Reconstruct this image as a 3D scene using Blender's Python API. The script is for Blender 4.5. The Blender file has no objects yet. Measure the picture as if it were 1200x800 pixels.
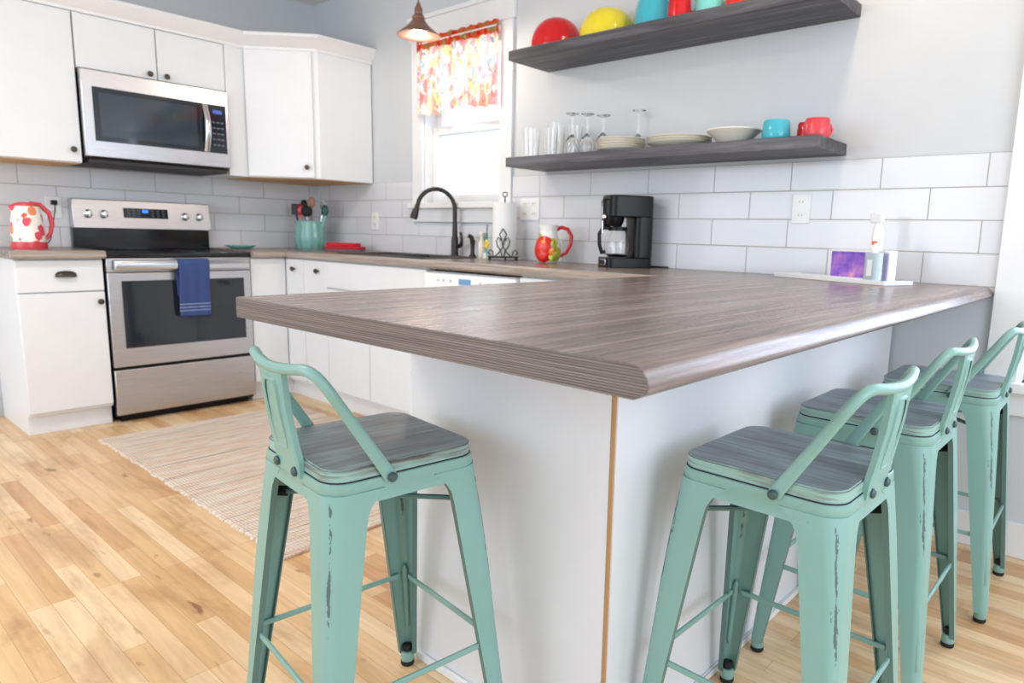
import bpy, bmesh, math, random
from mathutils import Vector, Matrix
C = bpy.context.scene.collection
SC = bpy.context.scene
R = math.radians
random.seed(7)
# ------------------------------------------------------------------ camera
def make_camera():
    y, p, r = R(40.477), R(-9.348), R(1.48)
    F = Vector((-math.sin(y)*math.cos(p), math.cos(y)*math.cos(p), math.sin(p)))
    X = F.cross(Vector((0, 0, 1))).normalized()
    U = X.cross(F)
    X2 = X*math.cos(r) + U*math.sin(r)
    U2 = -X*math.sin(r) + U*math.cos(r)
    cd = bpy.data.cameras.new('camera'); cam = bpy.data.objects.new('camera', cd); C.objects.link(cam)
    m = Matrix((X2, U2, -F)).transposed().to_4x4(); m.translation = Vector((4.7238, -2.7635, 1.0681))
    cam.matrix_world = m
    cd.sensor_width = 36; cd.sensor_fit = 'HORIZONTAL'; cd.lens = 803.4/1200*36
    cd.shift_x = -(654.7-600)/1200; cd.shift_y = (407.9-400)/1200
    cd.clip_start = .05; cd.clip_end = 100
    cd.dof.use_dof = True; cd.dof.focus_distance = 1.35; cd.dof.aperture_fstop = 5.0
    SC.camera = cam
make_camera()
# ------------------------------------------------------------------ world, lights, exposure
W = bpy.data.worlds.new('world'); SC.world = W; W.use_nodes = True
bg = W.node_tree.nodes['Background']
bg.inputs[0].default_value = (.80, .90, 1.0, 1); bg.inputs[1].default_value = 1.5
SC.view_settings.view_transform = 'Standard'; SC.view_settings.look = 'None'
SC.view_settings.gamma = 1; SC.view_settings.use_curve_mapping = False
SC.view_settings.exposure = 0.0
def area(name, loc, rot, sx, sy, power, col):
    l = bpy.data.lights.new(name, 'AREA'); l.shape = 'RECTANGLE'; l.size = sx; l.size_y = sy
    l.energy = power; l.color = col
    o = bpy.data.objects.new(name, l); C.objects.link(o); o.location = loc; o.rotation_euler = rot
    return o
area('ceiling_fixture_light', (3.88, -.56, 2.585), (0, 0, 0), .12, .12, 6.5, (1, .80, .60))
area('ceiling_fixture_light', (2.2, -2.6, 2.59), (0, 0, 0), .5, .5, 24, (1, .97, .92))
area('room_fill_light', (1.7, -5.5, 1.6), (R(80), 0, 0), 3.2, 2.0, 56, (.86, .93, 1))  # added fill light at the open back of the room, no window there
area('room_fill_light', (6.9, -1.9, 1.6), (0, R(90), 0), 1.6, 2.2, 45, (.85, .92, 1))  # added fill light from the open right side, no window there
area('window_daylight', (4.99, .30, 1.42), (R(-90), 0, 0), 1.15, 1.55, 30, (.62, .74, 1))
area('window_daylight', (1.58, .30, 1.7), (R(-90), 0, 0), .66, .9, 1.5, (.85, .92, 1))
# ------------------------------------------------------------------ materials
def lin(h):
    c = [int(h[i:i+2], 16)/255 for i in (0, 2, 4)]
    return tuple([(v/12.92 if v <= .04045 else ((v+.055)/1.055)**2.4) for v in c]) + (1,)
class NM:
    def __init__(s, name, rough=.5, metal=0., spec=.5):
        s.m = bpy.data.materials.new(name); s.m.use_nodes = True; s.t = s.m.node_tree
        s.b = s.t.nodes['Principled BSDF']
        s.b.inputs['Roughness'].default_value = rough; s.b.inputs['Metallic'].default_value = metal
        s.b.inputs['Specular IOR Level'].default_value = spec
    def n(s, typ, **kw):
        o = s.t.nodes.new(typ)
        for k, v in kw.items():
            if k.startswith('i_'):
                k = k[2:]; k = int(k) if k.isdigit() else k.replace('_', ' ')
                o.inputs[k].default_value = v
            else: setattr(o, k, v)
        return o
    def l(s, a, b): s.t.links.new(a, b)
    def coord(s, scale=(1, 1, 1), rot=(0, 0, 0), loc=(0, 0, 0)):
        tc = s.n('ShaderNodeTexCoord'); mp = s.n('ShaderNodeMapping')
        mp.inputs['Scale'].default_value = scale; mp.inputs['Rotation'].default_value = rot; mp.inputs['Location'].default_value = loc
        s.l(tc.outputs['Object'], mp.inputs['Vector']); return mp.outputs[0]
    def ramp(s, fac, stops, interp='LINEAR'):
        r = s.n('ShaderNodeValToRGB'); e = r.color_ramp.elements; r.color_ramp.interpolation = interp
        while len(e) < len(stops): e.new(.5)
        for q, (p, c) in zip(e, stops): q.position = p; q.color = c
        s.l(fac, r.inputs[0]); return r.outputs[0]
    def noise(s, vec, scale=5, detail=4, rough=.5, dist=0):
        o = s.n('ShaderNodeTexNoise'); s.l(vec, o.inputs['Vector'])
        o.inputs['Scale'].default_value = scale; o.inputs['Detail'].default_value = detail
        o.inputs['Roughness'].default_value = rough; o.inputs['Distortion'].default_value = dist
        return o.outputs['Fac']
    def mix(s, fac, a, b, mode='MIX'):
        o = s.n('ShaderNodeMix', data_type='RGBA', blend_type=mode)
        for i, v in ((0, fac), (6, a), (7, b)):
            if hasattr(v, 'links'): s.l(v, o.inputs[i])
            else: o.inputs[i].default_value = v
        return o.outputs[2]
    def math(s, op, a, b=None, c=None):
        o = s.n('ShaderNodeMath', operation=op)
        for i, v in enumerate((a, b, c)):
            if v is None: continue
            if hasattr(v, 'links'): s.l(v, o.inputs[i])
            else: o.inputs[i].default_value = v
        return o.outputs[0]
    def xyz(s, vec):
        o = s.n('ShaderNodeSeparateXYZ'); s.l(vec, o.inputs[0]); return o.outputs
    def col(s, v):
        if hasattr(v, 'links'): s.l(v, s.b.inputs['Base Color'])
        else: s.b.inputs['Base Color'].default_value = v
    def bump(s, h, strength=.2, dist=.002):
        o = s.n('ShaderNodeBump'); o.inputs['Strength'].default_value = strength; o.inputs['Distance'].default_value = dist
        s.l(h, o.inputs['Height']); s.l(o.outputs[0], s.b.inputs['Normal'])
def plain(name, h, rough=.5, metal=0., spec=.5, **kw):
    a = NM(name, rough, metal, spec)
    v = a.coord((1, 1, 1)); f = a.noise(v, 9, 3)
    c = lin(h); d = tuple(x*.94 for x in c[:3]) + (1,)
    a.col(a.mix(f, c, d))
    for k, q in kw.items(): a.b.inputs[k.replace('_', ' ')].default_value = q
    return a.m
def emit(name, h, st):
    a = NM(name); a.col(lin(h)); a.b.inputs['Emission Color'].default_value = lin(h); a.b.inputs['Emission Strength'].default_value = st
    return a.m
M = {}
M['wall'] = plain('wall_paint', 'D0D3D6', .7)
M['ceiling'] = plain('ceiling_paint', 'E8E6E2', .8)
M['trim'] = plain('white_trim_paint', 'ECECED', .4)
M['cab'] = plain('white_cabinet_paint', 'E8EAED', .38)
M['penin'] = plain('pale_panel_paint', 'E2E3E8', .45)
M['raw'] = plain('raw_plywood_edge', 'B58A5A', .7)
M['birch'] = plain('birch_underside', 'D9AE78', .6)
M['black'] = plain('black_plastic', '08090B', .32, 0, .28)
M['rubber'] = plain('black_rubber', '1A1C1E', .7)
M['bronze'] = plain('oil_rubbed_bronze', '3A3634', .35, .7)
M['knob'] = plain('dark_bronze_knob', '4A413B', .35, .6)
M['chrome'] = plain('polished_metal', 'D8D8DA', .18, 1.0)
M['darksteel'] = plain('dark_painted_steel', '45585A', .45, .3)
M['dish'] = plain('cream_stoneware', 'EDE8DA', .3)
M['ceramic_w'] = plain('white_ceramic', 'F3F1EC', .2)
M['red'] = plain('red_glaze', 'D2181F', .15)
M['red2'] = plain('coral_red_plastic', 'DE4450', .25)
M['yellow'] = plain('yellow_glaze', 'EBD535', .15)
M['cyan'] = plain('turquoise_glaze', '45B4C6', .15)
M['teal'] = plain('pale_teal_glaze', '7FD3C8', .18)
M['paper'] = plain('paper_towel', 'F4F3F1', .9)
M['plate_w'] = plain('white_outlet_plastic', 'F1F1F1', .35)
M['iron'] = plain('wrought_iron', '3B3635', .5, .5)
M['white_plastic'] = plain('white_plastic', 'F6F6F8', .3)
M['green'] = plain('green_handle', '17907E', .4)
M['yel_sponge'] = plain('yellow_sponge', 'F2DC3C', .8)
M['ovenglass'] = plain('black_oven_glass', '232A31', .06, 0, .6)
M['cooktop'] = plain('black_ceramic_cooktop', '0D0F13', .12, 0, .6)
M['cord'] = plain('dark_cord', '4A403A', .6)
M['hang'] = plain('dark_gap', '2A2A2C', .6)
M['blue_led'] = emit('blue_clock_digits', '2F6BFF', 2.0)
M['bulbglow'] = emit('lit_bulb', 'FFF1DC', 12.0)
def steel():
    a = NM('brushed_stainless', .3, 1.0)
    v = a.coord((3, 3, 260)); f = a.noise(v, 3, 2)
    a.col(a.ramp(f, [(.3, lin('BDBBBD')), (.7, lin('D2D1D4'))]))
    a.b.inputs['Anisotropic'].default_value = .4
    return a.m
M['steel'] = steel()
def laminate(name, scale, cols, rough, streak=1.0, edge=False):
    a = NM(name, rough)
    v = a.coord(scale)
    f = a.noise(v, 1.0, 8, .62, .35)
    f2 = a.noise(a.coord(tuple(q*.23 for q in scale)), 1.3, 3, .5, .6)
    mx = a.math('ADD', a.math('MULTIPLY', f, .68), a.math('MULTIPLY', f2, .32))
    a.col(a.ramp(mx, [(.36, lin(cols[0])), (.5, lin(cols[1])), (.64, lin(cols[2]))]))
    a.bump(f, .05, .001)
    return a.m
cc = ('5A4C48', '80706A', '9F8F88')
M['lam_y'] = laminate('dark_wood_laminate_lengthwise', (95, 3.2, 95), cc, .26)
M['lam_x'] = laminate('dark_wood_laminate_along_wall', (3.2, 95, 95), cc, .26)
ce = ('3F3634', '62564F', '8C7F79')
def ribbed():
    a = NM('ribbed_laminate_edge', .34)
    s = a.xyz(a.coord()); w = a.math('MULTIPLY_ADD', a.noise(a.coord((3, 3, 60)), 1, 3), .0022, s[2])
    rib = a.math('MULTIPLY_ADD', a.math('SINE', a.math('MULTIPLY', w, 2*math.pi/.0034)), .5, .5)
    f = a.noise(a.coord((4, 4, 300)), 1, 5, .6)
    m = a.math('ADD', a.math('MULTIPLY', rib, .25), a.math('MULTIPLY', f, .75))
    a.col(a.ramp(m, [(.25, lin(ce[0])), (.5, lin(ce[1])), (.75, lin(ce[2]))])); a.bump(rib, .3, .001)
    return a.m
M['lam_edge'] = ribbed()
M['lam_front'] = laminate('light_worktop_front_edge', (3.2, 3.2, 95), ('7E7068', 'A3968C', 'B8ACA2'), .3)
M['shelf'] = laminate('charcoal_oak_shelf', (2.2, 40, 40), ('302F33', '4B4A4F', '6E6C71'), .5)
def tiles(name, ax, off, zoff):
    a = NM(name, .12)
    tc = a.n('ShaderNodeTexCoord'); s = a.xyz(tc.outputs['Object'])
    u = a.math('ADD', s[ax], off); w = a.math('ADD', s[2], zoff)
    cb = a.n('ShaderNodeCombineXYZ'); a.l(u, cb.inputs[0]); a.l(w, cb.inputs[1])
    b = a.n('ShaderNodeTexBrick', offset=.5, offset_frequency=2, squash=1.0)
    a.l(cb.outputs[0], b.inputs['Vector'])
    b.inputs['Color1'].default_value = lin('DEDEE1'); b.inputs['Color2'].default_value = lin('D9DADF'); b.inputs['Mortar'].default_value = lin('A5A29F')
    b.inputs['Scale'].default_value = 1; b.inputs['Mortar Size'].default_value = .0022; b.inputs['Mortar Smooth'].default_value = .3
    b.inputs['Brick Width'].default_value = .342; b.inputs['Row Height'].default_value = .1128
    a.col(b.outputs['Color'])
    wob = a.noise(tc.outputs['Object'], 7, 2)
    h = a.math('ADD', a.math('MULTIPLY', b.outputs['Fac'], -1), a.math('MULTIPLY', wob, .35))
    a.bump(h, .5, .002)
    r = a.math('MULTIPLY_ADD', b.outputs['Fac'], .5, .1); a.l(r, a.b.inputs['Roughness'])
    return a.m
# rows: z = 1.381 - k*.1128 ; joints of the top row at x = 3.58, 3.92, 4.26
M['tile_w'] = tiles('white_subway_tile', 0, -3.58+.342*20, -1.381+.1128*20)
M['tile_r'] = tiles('white_subway_tile_range_wall', 1, .342*20+.08, -1.381+.1128*20)
def floor_mat():
    a = NM('maple_strip_floor', .33, 0, .5)
    tc = a.n('ShaderNodeTexCoord')
    b = a.n('ShaderNodeTexBrick', offset=.37, offset_frequency=3, squash=1.0)
    a.l(tc.outputs['Object'], b.inputs['Vector'])
    b.inputs['Color1'].default_value = (0, 0, 0, 1); b.inputs['Color2'].default_value = (1, 1, 1, 1); b.inputs['Mortar'].default_value = (.5, .5, .5, 1)
    b.inputs['Scale'].default_value = 1; b.inputs['Mortar Size'].default_value = .0007; b.inputs['Mortar Smooth'].default_value = .1
    b.inputs['Brick Width'].default_value = .62; b.inputs['Row Height'].default_value = .058
    base = a.ramp(b.outputs['Color'], [(0, lin('D2A474')), (.3, lin('E2BC8C')), (.6, lin('EAC79A')), (1, lin('F0D4AC'))])
    g = a.noise(a.coord((2.5, 38, 10)), 1, 6, .6, .4)
    grain = a.ramp(g, [(.3, (.82, .78, .74, 1)), (.6, (1, 1, 1, 1))])
    bl = a.noise(a.coord((1.6, 5, 1)), 1.4, 4, .6, .5)
    blot = a.ramp(bl, [(.32, (.74, .66, .60, 1)), (.47, (.97, .95, .93, 1)), (.6, (1, 1, 1, 1))])
    kn = a.noise(a.coord((7, 26, 1), loc=(3, 1, 0)), 1, 2, .5, .2)
    knot = a.ramp(kn, [(.22, (.50, .38, .32, 1)), (.32, (1, 1, 1, 1))])
    c = a.mix(1., a.mix(1., a.mix(1., base, grain, 'MULTIPLY'), blot, 'MULTIPLY'), knot, 'MULTIPLY')
    a.col(a.mix(b.outputs['Fac'], c, lin('B98F62')))
    a.bump(a.math('MULTIPLY', b.outputs['Fac'], -1), .4, .001)
    return a.m
M['floor'] = floor_mat()
def mint():
    a = NM('distressed_mint_enamel', .36)
    tc = a.n('ShaderNodeTexCoord'); s = a.xyz(tc.outputs['Object'])
    ax = a.math('ABSOLUTE', s[0]); ay = a.math('ABSOLUTE', s[1])
    d = a.math('ABSOLUTE', a.math('SUBTRACT', ax, ay))
    n1 = a.noise(a.coord((90, 90, 22)), 1, 5, .7)
    near = a.math('LESS_THAN', d, a.math('MULTIPLY_ADD', n1, .024, -.0088))
    zc = a.math('SUBTRACT', 1, a.math('MULTIPLY', a.math('ABSOLUTE', a.math('SUBTRACT', s[2], .49)), 9))
    wear = a.math('MULTIPLY', near, a.math('GREATER_THAN', a.math('ADD', n1, a.math('MULTIPLY', zc, .30)), .58))
    n2 = a.noise(a.coord((22, 22, 12), loc=(3, 8, 2)), 1, 5, .65)
    d2 = a.math('LESS_THAN', d, .011)
    w2 = a.math('MULTIPLY', d2, a.math('MULTIPLY', a.math('GREATER_THAN', n2, .60), a.math('GREATER_THAN', zc, .35)))
    n3 = a.noise(a.coord((35, 35, 35), loc=(9, 1, 4)), 1, 5, .7)
    w3 = a.math('MULTIPLY', a.math('GREATER_THAN', n3, .735), .6)
    wear = a.math('MAXIMUM', a.math('MAXIMUM', wear, w2), w3)
    tone = a.noise(a.coord((5, 5, 5)), 1, 3)
    c = a.mix(tone, lin('79A39A'), lin('89B1A9'))
    a.col(a.mix(a.math('MULTIPLY', wear, .8), c, lin('454A50')))
    a.l(a.math('MULTIPLY_ADD', wear, .3, .36), a.b.inputs['Roughness'])
    return a.m
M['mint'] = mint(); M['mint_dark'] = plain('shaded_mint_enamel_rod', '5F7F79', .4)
def worn_wood(name, c0, c1, c2):
    a = NM(name, .38)
    f = a.noise(a.coord((5, 70, 30)), 1, 7, .65, .5)
    g = a.noise(a.coord((3, 9, 3), loc=(1, 5, 2)), 1.4, 3, .5)
    m = a.math('ADD', a.math('MULTIPLY', f, .55), a.math('MULTIPLY', g, .45))
    a.col(a.ramp(m, [(.36, lin(c0)), (.5, lin(c1)), (.64, lin(c2))]))
    a.bump(f, .2, .001)
    return a.m
M['seat'] = worn_wood('worn_blue_grey_seat_wood', '64686B', '7E8C92', '9BADB2')
def seat_edge():
    a = NM('worn_mint_seat_edge', .4)
    f = a.noise(a.coord((6, 6, 120)), 1, 5, .6); g = a.noise(a.coord((7, 7, 20)), 1, 3)
    m = a.math('ADD', a.math('MULTIPLY', f, .5), a.math('MULTIPLY', g, .5))
    a.col(a.ramp(m, [(.40, lin('5A5450')), (.47, lin('7C8C88')), (.55, lin('8FB3AA'))]))
    return a.m
M['seat_edge'] = seat_edge()
def rug():
    a = NM('woven_rag_rug', .95, 0, .1)
    s = a.xyz(a.coord())
    cb = a.n('ShaderNodeCombineXYZ'); a.l(a.math('MULTIPLY', s[0], 60), cb.inputs[0]); a.l(a.math('MULTIPLY', s[1], .9), cb.inputs[1])
    f = a.noise(cb.outputs[0], 1, 3, .7)
    c = a.ramp(f, [(.34, lin('98807A')), (.40, lin('E2D3C2')), (.48, lin('F0E6D8')), (.54, lin('CFA48E')), (.58, lin('EFE4D6')), (.66, lin('D9BE98')), (.72, lin('F4EEE4'))])
    a.col(c)
    w = a.math('SINE', a.math('MULTIPLY', s[0], 330)); w2 = a.math('SINE', a.math('MULTIPLY', s[1], 500))
    a.bump(a.math('ADD', w, a.math('MULTIPLY', w2, .4)), .8, .004)
    return a.m
M['rug'] = rug()
def curtain():
    a = NM('floral_curtain_cotton', .9, 0, .1)
    v = a.coord((1, 1, 1))
    n = a.noise(v, 30, 3)
    def blob(sc, loc, lo, hi): return a.ramp(a.noise(a.coord(sc, loc=loc), 1, 3, .55, .6), [(lo, (0, 0, 0, 1)), (hi, (1, 1, 1, 1))])
    c = lin('FBF7F2')
    for sc, loc, lo, hi, hx, k in (((17, 8, 9), (0, 0, 0), .54, .60, 'F6E58F', .7), ((20, 8, 13), (5, 2, 1), .55, .60, 'F4A6B8', .7), ((26, 8, 16), (2, 7, 3), .60, .65, '8FC4E0', .8), ((30, 9, 20), (8, 3, 9), .62, .66, '6FA6C8', .8), ((24, 8, 18), (3, 9, 4), .61, .65, 'B4D07A', .7), ((30, 9, 14), (1, 1, 8), .57, .62, 'F08088', .7)):
        c = a.mix(a.math('MULTIPLY', blob(sc, loc, lo, hi), k), c, lin(hx))
    s = a.xyz(v)
    top = a.math('GREATER_THAN', a.math('ADD', s[2], a.math('MULTIPLY', n, .05)), 2.155)
    n4 = a.noise(v, 22, 2)
    hdr = a.ramp(n4, [(.4, lin('E5402E')), (.52, lin('EE7848')), (.6, lin('93A45A')), (.7, lin('F2C8A0'))])
    c = a.mix(top, c, hdr)
    side = a.math('MULTIPLY', a.math('GREATER_THAN', a.noise(a.coord((16, 1, 3)), 1, 2), .60), a.math('GREATER_THAN', n4, .42))
    c = a.mix(a.math('MULTIPLY', side, .6), c, lin('F0866A'))
    a.col(c)
    tr = a.n('ShaderNodeBsdfTranslucent'); a.l(c, tr.inputs[0])
    ms = a.n('ShaderNodeMixShader'); ms.inputs[0].default_value = .5
    out = a.t.nodes['Material Output']
    a.l(a.b.outputs[0], ms.inputs[1]); a.l(tr.outputs[0], ms.inputs[2]); a.l(ms.outputs[0], out.inputs[0])
    return a.m
M['curtain'] = curtain()
def glass(name, tint=(1, 1, 1, 1), rough=.0, ior=1.45):
    a = NM(name, rough); a.col(tint); a.b.inputs['Transmission Weight'].default_value = 1.0; a.b.inputs['IOR'].default_value = ior
    return a.m
M['glass'] = glass('clear_glass')
M['aquaglass'] = plain('aqua_pressed_glass', 'A2E0D8', .1, 0, .6, Transmission_Weight=.45)
def pane():
    a = NM('window_pane', .0)
    t = a.n('ShaderNodeBsdfTransparent'); g = a.n('ShaderNodeBsdfGlossy'); g.inputs['Roughness'].default_value = .02
    ms = a.n('ShaderNodeMixShader'); ms.inputs[0].default_value = .05
    a.l(t.outputs[0], ms.inputs[1]); a.l(g.outputs[0], ms.inputs[2])
    a.l(ms.outputs[0], a.t.nodes['Material Output'].inputs[0]); return a.m
M['pane'] = pane()
def floral(name, base, cols, scale, thr, keep=.2, rough=.2, zsplit=None, low=None):
    a = NM(name, rough)
    v = a.coord()
    wv = a.n('ShaderNodeTexVoronoi'); a.l(v, wv.inputs['Vector']); wv.inputs['Scale'].default_value = scale
    hs = a.xyz(wv.outputs['Color']); n = a.noise(v, scale*3, 3)
    pal = a.ramp(hs[0], [(i/len(cols), lin(c)) for i, c in enumerate(cols)], 'CONSTANT')
    dot = a.math('LESS_THAN', a.math('ADD', wv.outputs['Distance'], a.math('MULTIPLY', n, .3)), thr)
    c = a.mix(a.math('MULTIPLY', dot, a.math('GREATER_THAN', hs[1], keep)), lin(base), pal)
    if zsplit is not None:
        s = a.xyz(v); f = a.math('LESS_THAN', a.math('ADD', s[2], a.math('MULTIPLY', n, .02)), zsplit)
        c = a.mix(f, c, lin(low))
    a.col(c); return a.m
M['kettle'] = floral('floral_kettle_enamel', 'F6F1E6', ['E4485A', 'F08A50', 'E85A48', '8CBF86', 'E4485A', 'F4D36A', 'EE6A5A'], 20, .62, .2)
M['pitcher'] = floral('painted_poppy_ceramic', 'E3301C', ['E0241A', 'E3401C', 'E3301C', 'D41C18', 'F08A3A', 'DC2418'], 24, .62)
def pitcher_body():
    a = NM('painted_pitcher_body', .15)
    v = a.coord(); n = a.noise(v, 40, 3)
    def near(p, r):
        d = a.n('ShaderNodeVectorMath', operation='DISTANCE'); a.l(v, d.inputs[0]); d.inputs[1].default_value = p
        return a.math('LESS_THAN', a.math('MULTIPLY_ADD', n, .022, d.outputs['Value']), r)
    def at(deg, z, r=.066): return (r*math.cos(R(deg)), r*math.sin(R(deg)), z)
    c = lin('F3F1EC')
    c = a.mix(near(at(-48, .045), .052), c, lin('B4B83E'))
    c = a.mix(near(at(-55, .105), .036), c, lin('C8C24A'))
    c = a.mix(near(at(-150, .125, .05), .034), c, lin('9DB84A'))
    c = a.mix(near(at(-108, .068), .078), c, lin('DE281A'))
    c = a.mix(near(at(-100, .085), .034), c, lin('F27A34'))
    c = a.mix(near(at(-120, .045), .026), c, lin('F6B48C'))
    a.col(c); return a.m
M['pitcher_body'] = pitcher_body()
M['pitcher_leaf'] = floral('painted_leaf_ceramic', '9DAE3A', ['E0C83C', '7E9A34', 'C8D05A'], 40, .6)
def towelm():
    a = NM('blue_terry_towel', .95, 0, .1)
    s = a.xyz(a.coord()); z = s[2]
    st = None
    for q in (.598, .616, .634):
        k = a.math('LESS_THAN', a.math('ABSOLUTE', a.math('SUBTRACT', z, q)), .0022)
        st = k if st is None else a.math('MAXIMUM', st, k)
    n = a.noise(a.coord((300, 300, 300)), 1, 2)
    c = a.mix(n, lin('37477A'), lin('475A88'))
    a.col(a.mix(a.math('MULTIPLY', st, .7), c, lin('A9B6D6'))); a.bump(n, .6, .002)
    return a.m
M['towel'] = towelm()
def purple():
    a = NM('purple_printed_card', .3)
    v = a.coord((1, 1, 1)); n = a.noise(v, 16, 4, .6)
    s = a.xyz(v)
    c = a.ramp(n, [(.35, lin('7A4FC4')), (.5, lin('9A6AD6')), (.62, lin('C58AD0')), (.72, lin('E3A6C8'))])
    a.col(c); return a.m
M['purple'] = purple()
M['lavender'] = plain('lavender_card', 'BDB8DE', .4)
M['bluelabel'] = plain('blue_liquid_label', 'C4E2EC', .2)
M['clearplastic'] = plain('pale_clear_plastic', 'E4F3F7', .12, 0, .5, Transmission_Weight=.45)
M['orange'] = plain('orange_label', 'F0702A', .4)
M['bark'] = plain('pale_bark', 'B9A898', .9)
M['leaf'] = plain('pale_autumn_leaf', 'C8B48C', .9)
M['ground'] = plain('snowy_ground', 'E8EAEE', .9)
M['copper'] = plain('aged_copper_shade', '94705F', .35, .6)
M['shade_in'] = plain('white_enamel_shade', 'F6F2EC', .4)
M['redcloth'] = plain('red_cloth', 'C8202E', .9)
M['grey_cloth'] = plain('grey_lining', '6E6C74', .9)
M['coralwood'] = plain('utensil_wood', 'B58468', .6)
# ------------------------------------------------------------------ mesh helpers
class MB:
    def __init__(s): s.bm = bmesh.new()
    def box(s, x0, x1, y0, y1, z0, z1, mi=0):
        v = [s.bm.verts.new(p) for p in ((x0,y0,z0),(x1,y0,z0),(x1,y1,z0),(x0,y1,z0),(x0,y0,z1),(x1,y0,z1),(x1,y1,z1),(x0,y1,z1))]
        for f in ((0,3,2,1),(4,5,6,7),(0,1,5,4),(1,2,6,5),(2,3,7,6),(3,0,4,7)):
            s.bm.faces.new([v[i] for i in f]).material_index = mi
        return s
    def loft(s, rings, cap=True, closed=True, mi=0):
        rr = [[s.bm.verts.new(p) for p in r] for r in rings]
        n = len(rr[0])
        for a, b in zip(rr, rr[1:]):
            for i in range(n if closed else n-1):
                j = (i+1) % n
                s.bm.faces.new((a[i], a[j], b[j], b[i])).material_index = mi
        if cap and closed:
            s.bm.faces.new(list(reversed(rr[0]))).material_index = mi
            s.bm.faces.new(rr[-1]).material_index = mi
        return s
    def prism(s, pts, axis, a, b, mi=0):
        def P(p, t):
            if axis == 'x': return (t, p[0], p[1])
            if axis == 'y': return (p[0], t, p[1])
            return (p[0], p[1], t)
        return s.loft([[P(p, a) for p in pts], [P(p, b) for p in pts]], mi=mi)
    def lathe(s, prof, c=(0, 0, 0), seg=32, mi=0, flute=0, nf=0, axis='z'):
        rings = []
        for r, z in prof:
            ring = []
            for i in range(seg):
                t = 2*math.pi*i/seg
                q = r*(1+flute*math.cos(nf*t)) if nf else r
                q = max(q, 1e-4)
                if axis == 'z': ring.append((c[0]+q*math.cos(t), c[1]+q*math.sin(t), c[2]+z))
                elif axis == 'x': ring.append((c[0]+z, c[1]+q*math.cos(t), c[2]+q*math.sin(t)))
                else: ring.append((c[0]-q*math.cos(t), c[1]+z, c[2]+q*math.sin(t)))
            rings.append(ring)
        return s.loft(rings, mi=mi)
    def tube(s, pts, r, seg=10, closed=False, mi=0, flat=1.0, up=None):
        P = [Vector(p) for p in pts]; n = len(P)
        rad = r if isinstance(r, (list, tuple)) else [r]*n
        nrm = None; rings = []
        for i in range(n):
            if closed: t = (P[(i+1) % n]-P[i-1]).normalized()
            else: t = (P[min(i+1, n-1)]-P[max(i-1, 0)]).normalized()
            if up is not None:
                nrm = Vector(up) - t*t.dot(Vector(up)); nrm.normalize()
            elif nrm is None:
                a = Vector((0, 0, 1)) if abs(t.z) < .9 else Vector((1, 0, 0))
                nrm = (a - t*t.dot(a)).normalized()
            else: nrm = (nrm - t*t.dot(nrm)).normalized()
            b = t.cross(nrm)
            rings.append([P[i]+(nrm*math.cos(2*math.pi*k/seg)*flat+b*math.sin(2*math.pi*k/seg))*rad[i] for k in range(seg)])
        if closed: rings.append(rings[0]); return s.loft(rings, cap=False, mi=mi)
        return s.loft(rings, mi=mi)
    def rrect(s, hx, hy, r, z0, z1, c=(0, 0), n=6, mi=0, taper=1.0, hole=None):
        def ring(hx, hy, r, z):
            o = []
            for k, (sx, sy) in enumerate(((1, 1), (-1, 1), (-1, -1), (1, -1))):
                for i in range(n+1):
                    t = math.pi/2*(k+i/n)
                    o.append((c[0]+sx*(hx-r)+r*math.cos(t), c[1]+sy*(hy-r)+r*math.sin(t), z))
            return o
        return s.loft([ring(hx, hy, r, z0), ring(hx*taper, hy*taper, r, z1)], mi=mi)
    def sphere(s, c, r, sc=(1, 1, 1), seg=12, mi=0):
        m = Matrix.Translation(c) @ Matrix.Diagonal((r*sc[0], r*sc[1], r*sc[2], 1))
        g = bmesh.ops.create_uvsphere(s.bm, u_segments=seg, v_segments=max(6, seg*2//3), radius=1, matrix=m)
        for v in g['verts']:
            for f in v.link_faces: f.material_index = mi
        return s
    def xform(s, m): bmesh.ops.transform(s.bm, matrix=m, verts=s.bm.verts); return s
    def build(s, name, mats, parent=None, bevel=0, seg=2, smooth=True, loc=None, sub=0, solid=0):
        bmesh.ops.remove_doubles(s.bm, verts=s.bm.verts, dist=1e-6)
        bmesh.ops.recalc_face_normals(s.bm, faces=s.bm.faces)
        if smooth:
            for f in s.bm.faces: f.smooth = True
            for e in s.bm.edges:
                e.smooth = len(e.link_faces) == 2 and e.calc_face_angle(0) < R(38)
        me = bpy.data.meshes.new(name); s.bm.to_mesh(me); s.bm.free()
        o = bpy.data.objects.new(name, me); C.objects.link(o)
        for m in (mats if isinstance(mats, (list, tuple)) else [mats]): me.materials.append(M[m] if isinstance(m, str) else m)
        if parent: o.parent = parent
        if loc: o.location = loc
        if solid:
            q = o.modifiers.new('solid', 'SOLIDIFY'); q.thickness = solid; q.offset = 0
        if bevel:
            q = o.modifiers.new('bevel', 'BEVEL'); q.width = bevel; q.segments = seg; q.limit_method = 'ANGLE'; q.angle_limit = R(40)
        if sub:
            q = o.modifiers.new('sub', 'SUBSURF'); q.levels = sub; q.render_levels = sub
        return o
def thing(name, label, cat, loc=(0, 0, 0), rz=0, group=None):
    o = bpy.data.objects.new(name, None); C.objects.link(o); o.empty_display_size = .05
    o.location = loc; o.rotation_euler = (0, 0, rz); o['label'] = label; o['category'] = cat
    if group: o['group'] = group
    return o
def tag(o, label, cat, group=None):
    o['label'] = label; o['category'] = cat
    if group: o['group'] = group
    return o
def struct(o, label=None, cat=None):
    o['kind'] = 'structure'
    if label: o['label'] = label
    if cat: o['category'] = cat
    return o
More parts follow.
